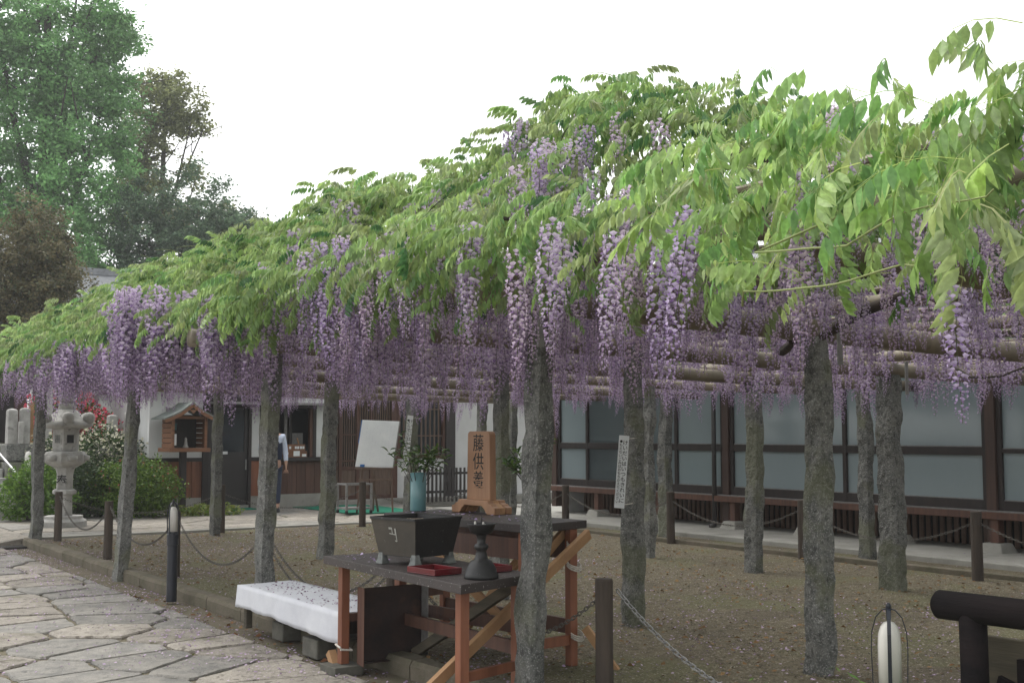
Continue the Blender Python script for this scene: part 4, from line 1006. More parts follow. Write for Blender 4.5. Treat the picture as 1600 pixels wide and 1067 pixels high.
# red trays
def tray(b, a, l, w_, rot, label):
    M = Matrix.Translation((b, a, LT + .003)) @ Matrix.Rotation(rot, 4, 'Z'); mb = MB(); t = .008
    mb.box(-w_ / 2, w_ / 2, -l / 2, l / 2, 0, .006, M)
    for x0, x1, y0, y1 in ((-w_ / 2, -w_ / 2 + t, -l / 2, l / 2), (w_ / 2 - t, w_ / 2, -l / 2, l / 2), (-w_ / 2 + t, w_ / 2 - t, -l / 2, -l / 2 + t), (-w_ / 2 + t, w_ / 2 - t, l / 2 - t, l / 2)):
        mb.box(x0, x1, y0, y1, .006, .034, M)
    solo('red_tray', mb, RED, label, 'tray', (b, a, LT), bevel=.002)
tray(3.46, 5.79, .26, .19, R(6), 'red lacquer tray in front between the incense burner and the candle stand')
tray(3.80, 5.70, .18, .13, R(8), 'red lacquer tray behind the black candle stand')

# candle stand
cs = thing('candle_stand', 'black turned candle stand with a wide bell foot and shallow dish', 'candlestick', 3.55, 5.445, LT)
cc = (3.55, 5.445, LT)
MB().lathe([(.090, 0), (.095, .006), (.095, .018), (.088, .03), (.080, .055), (.070, .075), (.062, .085), (.058, .095), (.042, .102), (.034, .115), (.030, .135), (.026, .15), (.036, .16), (.040, .172), (.034, .184), (.022, .19), (.024, .215), (.03, .235), (.036, .238)], 32, cc).build('stem', IRON, cs, smooth=True)
MB().lathe([(.034, .236), (.062, .25), (.074, .285), (.078, .29), (.078, .296), (.071, .294), (.058, .262), (.005, .258)], 32, cc).build('dish', IRON, cs, smooth=True)
MB().lathe([(.004, .258), (.004, .31), (.0008, .34)], 8, cc).build('spike', IRON, cs)
for dx, dy, h in ((-.026, .022, .045), (.02, .012, .04), (.012, -.02, .03)):
    MB().lathe([(.007, 0), (.0065, h * .8), (.004, h)], 8, (3.55 + dx, 5.445 + dy, LT + .262)).build('candle_stub', OPAL, cs)

# memorial tablet 藤供養
tb = thing('memorial_tablet', 'upright cedar tablet on a stepped wooden foot lettered in black brush characters', 'tablet', 4.46, 6.98, UT)
tb.scale = (.92, .92, .94); tb.location = W(4.515, 6.925, UT); tb.rotation_euler = (0, 0, YA + R(6))
def tbx(name, poly, x0, x1, m=TABLET, bev=.006):
    """outline in (along, z) extruded across"""
    mb = MB(); mb.prism(poly, x0, x1, Matrix(((0, 0, 1, 0), (1, 0, 0, 0), (0, 1, 0, 0), (0, 0, 0, 1))))
    return mb.build(name, m, tb, bevel=bev) if False else link_local(name, mb, m, tb, bev)
def link_local(name, mb, m, parent, bev=0):
    o = link(name, mb.mesh(name), m, parent)
    if bev:
        b = o.modifiers.new('bevel', 'BEVEL'); b.width = bev; b.segments = 2; b.limit_method = 'ANGLE'; b.angle_limit = R(40)
    return o
cap = []
for k in range(7):
    t = math.pi / 2 * k / 6; cap.append((.132 - .03 + .03 * math.cos(t), .60 - .03 + .03 * math.sin(t)))
board = [(-.140, .095), (.140, .095), (.132, .55)] + cap[1:] + [(-x, z) for x, z in reversed(cap[1:])] + [(-.132, .55)]
bo = tbx('board', board, -.03, .03)
foot = [(-.255, 0), (-.17, 0), (-.15, .012), (-.135, .035), (-.10, .058), (.10, .058), (.135, .035), (.15, .012), (.17, 0), (.255, 0), (.258, .05), (.225, .058), (.215, .072), (.185, .078), (.175, .10), (-.175, .10), (-.185, .078), (-.215, .072), (-.225, .058), (-.258, .05)]
tbx('foot', foot, -.085, -.031); tbx('foot', foot, .031, .085); tbx('foot', [(x * .96, z * .96) for x, z in foot], -.029, .029, TABLET_E)
# brush-like heavy characters, one under another, on the face the path sees
for k, ch_ in enumerate('藤供養'):
    me = text_mesh('lettering', ch_, .132, .0008, .0003)
    M = Matrix.Translation((-.0312, -.0, (.505, .370, .235)[k])) @ Matrix.Rotation(R(-90), 4, 'Z') @ Matrix.Rotation(R(90), 4, 'X') @ Matrix.Diagonal((1.0, 1.02, 1, 1))
    put_text(me, INK, tb, M)

# vases with evergreen branches
def sprig_leaf_mesh(seed, L=.062, w_=.021):
    rg = np.random.default_rng(seed)
    V = [(0, 0, 0), (.35 * L, w_ * .45, .006), (.35 * L, 0, -.002), (.35 * L, -w_ * .45, .006), (.7 * L, w_ * .4, .002), (.7 * L, 0, -.004), (.7 * L, -w_ * .4, .002), (L, 0, -.012)]
    F = [(0, 2, 1, 1), (0, 3, 2, 2), (1, 2, 5, 4), (2, 3, 6, 5), (4, 5, 7, 7), (5, 6, 7, 7)]
    me = bpy.data.meshes.new('leaf'); me.from_pydata(V, [], [tuple(dict.fromkeys(f)) for f in F]); me.update()
    at = me.color_attributes.new('Col', 'FLOAT_COLOR', 'POINT'); c = (.05, .11, .025) if seed % 3 else (.11, .18, .04)
    for d in at.data: d.color = (*c, 1)
    me.shade_smooth(); me.materials.append(LEAFDK); return me
LEAFDK = leafmat('evergreen_leaf', .2, .35, .3, spec=.5)
SPL = [sprig_leaf_mesh(k) for k in range(4)]
def vase(b, a, label, blabel, seed, nst=13):
    t = thing('vase', label, 'vase', b, a, UT, group='turquoise vases on the upper table')
    MB().lathe([(.055, 0), (.0575, .004), (.0575, .268), (.054, .27), (.050, .268), (.049, .02), (.002, .018)], 28, (b, a, UT + .001)).build('body', TEAL, t, smooth=True, bevel=0)
    g = thing('evergreen_bouquet', blabel, 'branches', b, a, UT + .06, group='evergreen branches in the vases')
    rg = random.Random(seed); st = MB(); cnt = 0
    for k in range(nst):
        an = rg.uniform(0, 6.28); out = rg.uniform(.04, .19); top = rg.uniform(.16, .32) if out < .14 else rg.uniform(.10, .22)
        pts = []
        for j in range(7):
            f = j / 6; pts.append(Vector((.03 * math.cos(an) * min(1, f * 3) + out * math.cos(an) * f ** 1.6, .03 * math.sin(an) * min(1, f * 3) + out * math.sin(an) * f ** 1.6, .02 + (.20 + top) * f - .04 * f ** 3)))
        st.tube(pts, [.0035 - .0003 * j for j in range(7)], 5)
        for j in range(16):
            f = .50 + .5 * (j / 15); i0 = min(5, int(f * 6)); p = pts[i0].lerp(pts[i0 + 1], f * 6 - i0)
            if p.z < .225: continue
            o = link('leaf', SPL[rg.randrange(4)], None, g)
            o.location = p; az = rg.uniform(0, 6.28); o.rotation_euler = (rg.uniform(-.6, .6), rg.uniform(-1.0, .25), az); o.scale = (rg.uniform(.8, 1.25),) * 3
    link('stems', st.mesh('stems'), BARK, g)
vase(4.27, 7.375, 'turquoise cylinder vase at the open end of the upper table', 'dark evergreen branches in the vase beside the cedar tablet', 4)
vase(4.50, 6.25, 'turquoise cylinder vase hidden behind the nearest granite post', 'dark evergreen branches peeping out behind the nearest granite post', 9)

# ================================================================== SIGNS ON POSTS, EASEL, PERSON
def post_sign(b, a, z, w_, h, tilt, rot, label, ps):
    t = thing('notice_strip', label, 'sign', b, a, z)
    t.rotation_euler = (0, tilt, YA + rot)      # local -y is the face, x to the reader's right
    link_local('board', MB().box(-w_ / 2, w_ / 2, -.004, .004, 0, h), WHITE, t, .001)
    big = '\n'.join('けいだいはいつもきれいに'); small = '\n'.join('●もえないごみはおもちかえりください')
    me = text_mesh('lettering', big, h / 13.8, .0005, .0004, 1.0)
    put_text(me, INK, t, Matrix.Translation((w_ * .16, -.0048, h * .5)) @ Matrix.Rotation(R(90), 4, 'X'))
    me = text_mesh('lettering', small, h / 20.5, .0005, .0002, 1.0)
    put_text(me, INK, t, Matrix.Translation((-w_ * .26, -.0048, h * .5)) @ Matrix.Rotation(R(90), 4, 'X'))
    for z_ in (h * .96, h * .05):
        link_local('tie_wire', MB().tube([(0, .006, z_), (w_ * .5, .02, z_), (w_ * .5 + .06, .05, z_ + .012), (w_ * .5 + .12, .12, z_ + .02)], .003, 5), ROPE, t)
    return t
post_sign(5.755, 6.93,   .945, .076, .545, R(4.5), R(-34.6), 'narrow white notice strip wired to the post before the glazed windows', 0)
post_sign(9.02, 16.02, .86, .09, .93, R(6), R(-34.6), 'narrow white notice strip on the far post behind the vase and easel', 1)

ez_ = thing('whiteboard_easel', 'whiteboard with faint writing leaning on a brown wooden easel', 'easel', 10.0, 18.8, WZ)
ez_.location = W(9.95, 18.75, WZ); ez_.rotation_euler = (0, 0, YA + R(-22))
Mb = Matrix.Translation((0, 0, .82)) @ Matrix.Rotation(R(-9), 4, 'X') @ Matrix.Rotation(R(2), 4, 'Y')
bo = link_local('whiteboard', MB().box(-.33, .33, -.012, .012, 0, .84, Mb @ Matrix(((1, 0, .12, 0), (0, 1, 0, 0), (0, 0, 1, 0), (0, 0, 0, 1)))), WHITE, ez_, .003)
Ms = Mb @ Matrix(((1, 0, .12, 0), (0, 1, 0, 0), (0, 0, 1, 0), (0, 0, 0, 1)))
link_local('edge_strip', MB().box(-.345, -.332, -.014, .0, .42, .84, Ms), BLUE, bo); link_local('edge_strip', MB().box(.332, .35, -.016, .016, .0, .84, Ms), GREYSTEEL, bo)
link_local('eraser', MB().box(-.25, -.17, -.03, -.013, .0, .045, Ms), BLUE, bo)
mb = MB(); rr = random.Random(2)
for c_ in range(9):
    x = .26 - c_ * .06
    for r_ in range(18):
        if rr.random() < .45: continue
        z_ = .74 - r_ * .037
        mb.bar(Ms @ Vector((x - .008, -.0135, z_)), Ms @ Vector((x + rr.uniform(-.004, .012), -.0135, z_ - rr.uniform(-.006, .016))), .003, .001, (0, 1, 0))
link_local('faint_handwriting', mb, FAINT, bo)['kind'] = 'stuff'
for p, q in (((-.30, .0, .0), (-.10, .13, 1.52)), ((.34, .0, .0), (.28, .13, 1.52)), ((.05, .55, .0), (.05, .17, 1.5))):
    link_local('leg', MB().bar(p, q, .03, .03, (0, 1, 0)), LATT, ez_)
link_local('ledge', MB().box(-.34, .34, -.06, .03, .79, .815), LATT, ez_); link_local('cross_bar', MB().box(-.27, .33, -.0, .025, .58, .62), LATT, ez_)
link_local('leg', MB().bar((-.05, -.02, .8), (.12, .35, 0), .035, .03, (0, 1, 0)), LATT, ez_)
tr = thing('steel_stand', 'grey steel stand with castors beside the easel', 'stand', 9.65, 18.9, WZ + .02)
for b_, a_ in ((9.42, 18.75), (9.9, 18.75), (9.42, 19.1), (9.9, 19.1)):
    MB().box(b_ - .017, b_ + .017, a_ - .017, a_ + .017, WZ + .06, .64).build('leg', GREYSTEEL, tr); MB().lathe([(.01, -.03), (.028, -.022), (.028, .022), (.01, .03)], 10, (b_, a_, WZ + .05)).build('castor', INK, tr)
for z_ in (.62, .20):
    MB().box(9.42, 9.9, 18.735, 18.765, z_ - .015, z_ + .015).box(9.42, 9.9, 19.085, 19.115, z_ - .015, z_ + .015).box(9.405, 9.435, 18.766, 19.084, z_ - .014, z_ + .014).box(9.885, 9.915, 18.766, 19.084, z_ - .014, z_ + .014).build('rail', GREYSTEEL, tr)
MB().box(9.44, 9.88, 18.78, 19.08, .205, .215).build('shelf', GREYSTEEL, tr)

# person at the counter, mostly hidden by a post
SKIN = plain('skin', (.48, .29, .21), .6); SHIRT = mat('pale_blue_shirt', (.56, .62, .74), (.46, .52, .66), scale=9, bump=.2, bscale=25, bdist=.01); JEANS = mat('dark_jeans', (.03, .045, .09), (.02, .03, .06), scale=20); VEST = plain('navy_vest', (.015, .022, .05), .8); HAIR = plain('black_hair', (.012, .01, .01), .5)
ps = thing('person', 'person in pale blue shirt at the office counter, mostly hidden by a post', 'person', 8.70, 20.3, WZ)
ps.rotation_euler = (0, 0, YA + R(-20))
def skin_body(name, verts, edges, m, parent, root=0, sub=2):
    me = bpy.data.meshes.new(name); me.from_pydata([v[:3] for v in verts], edges, []); me.update()
    o = link(name, me, m, parent)
    sk = o.modifiers.new('skin', 'SKIN'); sk.use_smooth_shade = True
    for i, v in enumerate(verts):
        d = me.skin_vertices[0].data[i]; d.radius = v[3]; d.use_root = (i == root)
    sb = o.modifiers.new('sub', 'SUBSURF'); sb.levels = sub; sb.render_levels = sub
    return o
body = [(0, 0, .88, (.145, .10)), (0, 0, 1.05, (.135, .10)), (0, 0, 1.25, (.155, .105)), (0, 0, 1.36, (.12, .085)), (0, -.005, 1.44, (.05, .055)), (0, -.02, 1.53, (.07, .085)), (0, -.015, 1.62, (.072, .088)), (0, -.01, 1.67, (.045, .055)),
        (.17, 0, 1.36, (.06, .06)), (.22, .02, 1.12, (.045, .045)), (.235, -.04, .90, (.034, .034)), (.235, -.055, .82, (.03, .02)), (.235, -.06, .75, (.02, .014)),
        (-.17, 0, 1.36, (.06, .06)), (-.22, -.03, 1.12, (.045, .045)), (-.19, -.24, 1.06, (.034, .034)), (-.18, -.32, 1.07, (.03, .02)), (-.18, -.38, 1.07, (.02, .014)),
        (.085, 0, .78, (.085, .085)), (.09, -.01, .48, (.058, .06)), (.09, .01, .10, (.042, .045)), (.09, -.12, .04, (.04, .03)),
        (-.085, 0, .78, (.085, .085)), (-.09, -.01, .48, (.058, .06)), (-.09, .01, .10, (.042, .045)), (-.09, -.12, .04, (.04, .03))]
edges = [(0, 1), (1, 2), (2, 3), (3, 4), (4, 5), (5, 6), (6, 7), (3, 8), (8, 9), (9, 10), (10, 11), (11, 12), (3, 13), (13, 14), (14, 15), (15, 16), (16, 17), (0, 18), (18, 19), (19, 20), (20, 21), (0, 22), (22, 23), (23, 24), (24, 25)]
skin_body('body', body, edges, SKIN, ps)
for s_ in (1, -1):
    i = 8 if s_ > 0 else 13
    hand = Vector(body[12 if s_ > 0 else 17][:3])
    for k in range(4):
        f = Vector((.012 * (k - 1.5), -.01 * s_ * 0, -.045 if s_ > 0 else -.01)) if s_ > 0 else Vector((.012 * (k - 1.5), -.05, -.015))
        q = hand + Vector((.014 * (k - 1.5), 0, .01))
        link_local('finger', MB().tube([q, q + f * .6, q + f + Vector((0, -.012 if s_ > 0 else 0, -.012))], [.0085, .008, .006], 6), SKIN, ps)
def scaled(vs, k): return [(x, y, z, (r[0] * k, r[1] * k)) for x, y, z, r in vs]
sh = [body[0], body[1], body[2], body[3], body[8], body[9], body[10], body[13], body[14], body[15]]
skin_body('shirt', scaled([(*v[:2], v[2] - (.02 if k == 0 else 0), v[3]) for k, v in enumerate(sh)], 1.22), [(0, 1), (1, 2), (2, 3), (3, 4), (4, 5), (5, 6), (3, 7), (7, 8), (8, 9)], SHIRT, ps)
skin_body('vest', scaled([body[0], body[1], body[2], (0, 0, 1.33, (.125, .085))], 1.34), [(0, 1), (1, 2), (2, 3)], VEST, ps)
tr_ = [body[0], body[18], body[19], (.09, .01, .13, (.05, .05)), body[22], body[23], (-.09, .01, .13, (.05, .05))]
skin_body('trousers', scaled(tr_, 1.18), [(0, 1), (1, 2), (2, 3), (0, 4), (4, 5), (5, 6)], JEANS, ps)
for s_ in (1, -1): link_local('shoe', MB().lathe([(.045, 0), (.05, .02), (.045, .05), (.03, .08)], 12, (.09 * s_, -.05, 0), sy=2.3), INK, ps)
skin_body('hair', [(0, .015, 1.55, (.08, .075)), (0, .01, 1.64, (.082, .09)), (0, .0, 1.69, (.05, .06))], [(0, 1), (1, 2)], HAIR, ps)
for x in (-.028, .028): link_local('eye', MB().lathe([(.002, -.006), (.007, -.002), (.007, .002), (.002, .006)], 8, (x, -.105, 1.575)), INK, ps)
link_local('nose', MB().prism([(-.012, 1.53), (.012, 1.53), (0, 1.57)], .095, .122, Matrix(((1, 0, 0, 0), (0, 0, -1, 0), (0, 1, 0, 0), (0, 0, 0, 1)))), SKIN, ps)

# ================================================================== WISTERIA
def rgbs(r, g, b):
    f = lambda c: ((c / 255 + .055) / 1.055) ** 2.4 if c > 10 else c / 255 / 12.92
    return np.array([f(r), f(g), f(b)])
def compound_leaf(seed, pairs=6, L=.25, near=True):
    """pinnate leaf: arched rachis along +x with hanging, folded leaflets; (V, F, C) quads"""
    rg = np.random.default_rng(seed); V, F, C = [], [], []
    droop = rg.uniform(.5, 1.05)
    def rp(s): return np.array([L * (s - .18 * droop * s * s), .02 * math.sin(s * 2 + seed), L * (.25 * s - droop * .62 * s * s)])
    # rachis
    w_ = .0022; base = len(V)
    for i in range(5):
        p = rp(i / 4); V += [p + [0, w_, 0], p - [0, w_, 0]]; C += [[.16, .20, .05]] * 2
    F += [(base + 2 * i, base + 2 * i + 1, base + 2 * i + 3, base + 2 * i + 2) for i in range(4)]
    spots = [(.22 + .74 * (k + .5) / pairs, sg) for k in range(pairs) for sg in (-1, 1)] + [(1., 0)]
    for s_, sg in spots:
        p = rp(s_ + rg.uniform(-.02, .02) if s_ < 1 else 1.); t = rp(min(1, s_ + .05)) - rp(s_ - .05); t /= np.linalg.norm(t)
        l = rg.uniform(.058, .078) * (1 - .25 * abs(s_ - .6)); wd = l * rg.uniform(.33, .42)
        d = .30 * t + sg * np.array([0, 1, 0]) * rg.uniform(.15, .5) + np.array([0, 0, -1]) * rg.uniform(.9, 1.5) if sg else t * .4 + np.array([0, 0, -1.1])
        d = d / np.linalg.norm(d)
        side = t - d * (t @ d); side /= np.linalg.norm(side)
        nrm = np.cross(d, side); tw = rg.uniform(-.5, .5); side = side * math.cos(tw) + nrm * math.sin(tw); nrm = np.cross(d, side)
        b0 = len(V); fold = wd * .22; q = p + d * .006; curl = nrm * l * rg.uniform(-.16, .16)
        V += [q, q + d * l * .30 + side * wd * .48 + nrm * fold + curl * .1, q + d * l * .30 + curl * .1, q + d * l * .30 - side * wd * .48 + nrm * fold + curl * .1,
              q + d * l * .62 + side * wd * .37 + nrm * fold + curl * .45, q + d * l * .62 + curl * .45, q + d * l * .62 - side * wd * .37 + nrm * fold + curl * .45, q + d * l + curl]
        F += [(b0, b0 + 2, b0 + 1, b0), (b0, b0 + 3, b0 + 2, b0), (b0 + 1, b0 + 2, b0 + 5, b0 + 4), (b0 + 2, b0 + 3, b0 + 6, b0 + 5), (b0 + 4, b0 + 5, b0 + 7, b0 + 4), (b0 + 5, b0 + 6, b0 + 7, b0 + 5)]
        k = rg.uniform(.85, 1.15); C += [[k, k, k * rg.uniform(.8, 1.2)]] * 8
    V = np.array(V, np.float32); C = np.array(C, np.float32)
    # quads with a repeated corner -> triangles throughout
    T = []
    for f in F:
        u_ = list(dict.fromkeys(f))
        if len(u_) == 3: T.append(u_)
        else: T += [[f[0], f[1], f[2]], [f[0], f[2], f[3]]]
    C[:10] = [.9, .8, .7]
    return V, np.array(T, np.int32), C
YG = np.array([.40, .55, .20]); OLIVE = np.array([.40, .49, .22]); MID = np.array([.22, .40, .13]); DEEP = np.array([.09, .21, .07])
LP = [compound_leaf(k, pairs=(5, 6, 6, 7)[k % 4]) for k in range(8)]
def fl(x): return x * x * (3 - 2 * x)
def interp(a, xs, ys): return np.interp(a, xs, ys)
def edge_b(a): return interp(a, [1, 2, 3, 4.5, 7, 19], [2.42, 2.5, 2.66, 2.92, 3.08, 3.1]) + .14 * np.sin(a * 2.3 + .5) + .08 * np.sin(a * 5.1)
def width_b(a): return interp(a, [2, 3.1, 4.5, 6, 7, 19], [3.0, 2.1, 1.5, 1.1, 1.0, 1.0])
def ridge_z(a, b): return interp(a, [2, 3, 4, 4.6, 5.2, 6.5, 11, 13.5, 16, 19], [2.55, 2.74, 3.04, 3.32, 3.36, 3.27, 3.27, 3.16, 3.02, 3.0]) + .10 * np.sin(a * 1.9 + b) + .07 * np.sin(a * 4.3 + 2 * b + 1) + .05 * np.sin(b * 3.1)
def surf_z(a, b):
    t = np.clip((b - edge_b(a)) / width_b(a), 0, 1)
    z0 = interp(a, [2, 3, 4.5, 6, 19], [2.34, 2.40, 2.48, 2.55, 2.54])
    return z0 + (ridge_z(a, b) - z0) * fl(t) ** .8
def proj(P):
    y = .8234 * P[:, 1] + .5675 * P[:, 0]; x = .8234 * P[:, 0] - .5675 * P[:, 1]
    return 800 + 1850 * x / np.maximum(y, .1), 678 - 1850 * (P[:, 2] - 1.5) / np.maximum(y, .1), y
WB = Vector((5.5, 8.5, 2.3))
wis = thing('wisteria', 'flowering wisteria vine with yellow-green leaves and hanging purple racemes over the pergola', 'wisteria', *WB)
wb = np.array(WB)
def gen_leaves():
    r = rng; P, AZ, PI_, T, SS = [], [], [], [], []
    def put(b, a, z, az, pit, tint, sc): P.append(np.stack([b, a, z], 1)); AZ.append(az); PI_.append(pit); T.append(tint); SS.append(sc)
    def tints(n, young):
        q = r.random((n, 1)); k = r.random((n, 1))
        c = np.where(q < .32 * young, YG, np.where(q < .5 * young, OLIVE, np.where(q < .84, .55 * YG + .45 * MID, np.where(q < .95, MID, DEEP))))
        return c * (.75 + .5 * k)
    # sloping face towards the path
    n = 7000; a = r.uniform(.3, 18.8, n); t = r.random(n) ** .9
    b = edge_b(a) + width_b(a) * (t * 1.05 - .08); dp = r.random(n) ** 1.5 * .38
    z = surf_z(a, b) - dp + r.normal(size=n) * .05
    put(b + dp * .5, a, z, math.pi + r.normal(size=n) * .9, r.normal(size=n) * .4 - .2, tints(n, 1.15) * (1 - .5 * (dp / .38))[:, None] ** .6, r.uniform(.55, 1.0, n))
    # curtain under the edge
    n = 1500; a = r.uniform(.5, 18.7, n); a = a[(a > 4.5) | (r.random(n) < .45)]; n = len(a); cl = np.sin(a * 3.7) + np.sin(a * 8.3 + 1); a = a[cl > -.9]; n = len(a)
    b = edge_b(a) + r.uniform(-.20, .25, n); z = np.interp(a, [2, 3, 4.5, 6, 19], [2.34, 2.38, 2.44, 2.5, 2.5]) - r.random(n) ** 2.2 * np.interp(a, [2, 4, 6, 19], [.30, .26, .22, .2])
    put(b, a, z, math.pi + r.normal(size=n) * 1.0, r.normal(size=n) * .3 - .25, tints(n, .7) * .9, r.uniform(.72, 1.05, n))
    # flat top, thinning towards the hall
    n = 5200; a = r.uniform(.3, 18.8, n); b = edge_b(a) + width_b(a) * .85 + r.random(n) ** 2.2 * 8; b = np.minimum(b, 12.2); z = surf_z(a, b) + r.normal(size=n) * .06 - r.random(n) * .14
    put(b, a, z, r.uniform(0, 6.28, n), r.normal(size=n) * .3 + .08, tints(n, 1.25), r.uniform(.85, 1.2, n))
    # sprays standing clear of the top
    n = 700; a = r.uniform(1.5, 18.8, n); b = edge_b(a) + width_b(a) * r.uniform(.45, 1.5, n); z = surf_z(a, b) + r.random(n) ** 1.6 * np.interp(a, [2, 5], [.06, .12])
    put(b, a, z, r.uniform(0, 6.28, n), r.uniform(-.35, .3, n), tints(n, 1.6) * 1.05, r.uniform(.7, 1.0, n))
    # near shoots hanging over the path at the right-hand end
    for cb, ca, cz, sp, n, dk in ((2.10, 1.46, 2.02, .10, 9, .9), (2.02, 1.34, 1.95, .07, 5, .9), (2.25, 1.75, 2.18, .13, 8, 1), (2.45, 1.9, 2.26, .14, 12, 1.1), (2.6, 1.5, 2.24, .13, 10, 1.1), (2.62, 2.6, 2.22, .16, 8, .8)):
        put(cb + r.normal(size=n) * sp, ca + r.normal(size=n) * sp * .8, cz + r.normal(size=n) * sp * .7, math.pi + r.normal(size=n) * 1.1, r.normal(size=n) * .35 - .2, tints(n, .75) * dk, r.uniform(.8, 1.05, n))
    # hangers inside, seen from below
    n = 650; a = r.uniform(1, 18.5, n); b = edge_b(a) + r.uniform(.3, 8, n); z = 2.6 - r.random(n) * .2
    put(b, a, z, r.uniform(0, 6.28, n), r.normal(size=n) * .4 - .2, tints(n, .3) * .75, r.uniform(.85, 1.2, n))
    return np.concatenate(P), np.concatenate(AZ), np.concatenate(PI_), np.concatenate(T), np.concatenate(SS)
lP, lAZ, lPI, lT, lS = gen_leaves()
keep = np.hypot(lP[:, 0], lP[:, 1]) > 1.6; lP, lAZ, lPI, lT, lS = lP[keep], lAZ[keep], lPI[keep], lT[keep], lS[keep]
lM = rotmats(lAZ, lPI, rng.normal(size=len(lP)) * .35); lW = rng.integers(0, len(LP), len(lP))
u_, v_, d_ = proj(lP); inv = (u_ > 0) & (u_ < 1600) & (v_ > 60) & (lP[:, 0] < edge_b(lP[:, 1]) + width_b(lP[:, 1]) * .8)
order = np.argsort(np.where(inv, d_, 1e3)); single = order[:300]
# the 300 that show largest: objects sharing eight meshes in four greens each
LTINT = [YG, .55 * YG + .45 * MID, MID, OLIVE]
LMESH = {}
for i in single:
    q = int(np.argmin([np.abs(lT[i] / lT[i].sum() - c / c.sum()).sum() for c in LTINT])); key = (int(lW[i]), q)
    if key not in LMESH:
        V, F, C = LP[key[0]]; me = nmesh('leaf', V, F, C * LTINT[q][None]); me.materials.append(LEAF); LMESH[key] = me
    o = bpy.data.objects.new('leaf', LMESH[key]); COL.objects.link(o); o.parent = wis
    o.matrix_local = Matrix.Translation(lP[i] - wb) @ Matrix(lM[i].tolist()).to_4x4() @ Matrix.Scale(float(lS[i]), 4)
rest = np.ones(len(lP), bool); rest[single] = False
V, F, C = scatter(LP, lW[rest], lP[rest] - wb, lM[rest], lS[rest], lT[rest])
link('leaves', nmesh('leaves', V, F, C), LEAF, wis)['kind'] = 'stuff'

# ---- racemes
PALE = np.array([.80, .71, .83]); LILAC = np.array([.50, .38, .58]); PURP = np.array([.20, .115, .29]); BUD = np.array([.26, .16, .29])
def raceme(seed, L=.45, n=95, rad=.040, lod=0):
    """hanging flower cluster: open pea flowers above, buds towards the tip, along -z; triangles"""
    rg = np.random.default_rng(seed); V, F, C = [], [], []
    def ax(s): return np.array([.012 * math.sin(s * 4 + seed), .012 * math.cos(s * 3.3 + seed * 2), -L * s])
    for i in range(7):
        p = ax(i / 6); w_ = .0022 * (1 - .5 * i / 6); b0 = len(V)
        V += [p + [w_, 0, 0], p + [-w_ * .5, w_ * .87, 0], p + [-w_ * .5, -w_ * .87, 0]]; C += [[.12, .15, .06]] * 3
        if i: F += [(b0 - 3 + k, b0 - 3 + (k + 1) % 3, b0 + (k + 1) % 3) for k in range(3)] + [(b0 - 3 + k, b0 + (k + 1) % 3, b0 + k) for k in range(3)]
    for i in range(n):
        s_ = .03 + .97 * ((i + rg.random()) / n) ** 1.0; an = i * 2.39996 + rg.uniform(-.4, .4)
        tp = max(.0, 1 - max(0, s_ - .45) / .58); sz = .0135 * (.30 + .70 * tp) * rg.uniform(.8, 1.2) * (1.5 if lod else 1.0)
        r_ = rad * (.28 + .72 * tp) * rg.uniform(.75, 1.15)
        o = np.array([math.cos(an), math.sin(an), 0]); t = np.array([-math.sin(an), math.cos(an), 0]); up = np.array([0, 0, 1.])
        c = ax(s_) + o * r_ + up * rg.uniform(-.004, .002); b0 = len(V)
        k = rg.uniform(.85, 1.12); pale = (PALE if s_ < .75 else LILAC) * k; dk = (PURP if s_ < .8 else BUD) * k * rg.uniform(.8, 1.3)
        if rg.random() < .12: dk = LILAC * k
        # banner petal standing up behind, wings and keel in front below
        V += [c - o * sz * .1 - up * sz * .1, c + t * sz * .95 + up * sz * .75 + o * sz * .25, c + up * sz * 1.25 - o * sz * .15, c - t * sz * .95 + up * sz * .75 + o * sz * .25]
        mid_ = (LILAC * .55 + PALE * .45) * k; C += [LILAC * k * .7, mid_, pale, mid_]
        F += [(b0, b0 + 1, b0 + 2), (b0, b0 + 2, b0 + 3)]
        b1 = len(V)
        V += [c - up * sz * .1, c + t * sz * .5 - up * sz * .35 + o * sz * .35, c - t * sz * .5 - up * sz * .35 + o * sz * .35, c - up * sz * .75 + o * sz * .95]
        C += [dk, (dk + LILAC * k) / 2, (dk + LILAC * k) / 2, dk * 1.1]
        F += [(b1, b1 + 1, b1 + 3), (b1, b1 + 3, b1 + 2)]
        if not lod:
            b2 = len(V); w_ = .0008; p0 = ax(s_ - .01) ; V += [p0, c + t * w_, c - t * w_]; C += [[.30, .24, .22]] * 3; F.append((b2, b2 + 1, b2 + 2))
    return np.array(V, np.float32), np.array(F, np.int32), np.array(C, np.float32)
RP = [raceme(k, L=(.34, .42, .50, .38, .46, .56)[k], n=(96, 112, 130, 104, 120, 140)[k]) for k in range(6)]
RF = [raceme(20 + k, L=(.38, .46, .56, .42)[k], n=(56, 64, 74, 60)[k], rad=.046, lod=1) for k in range(4)]
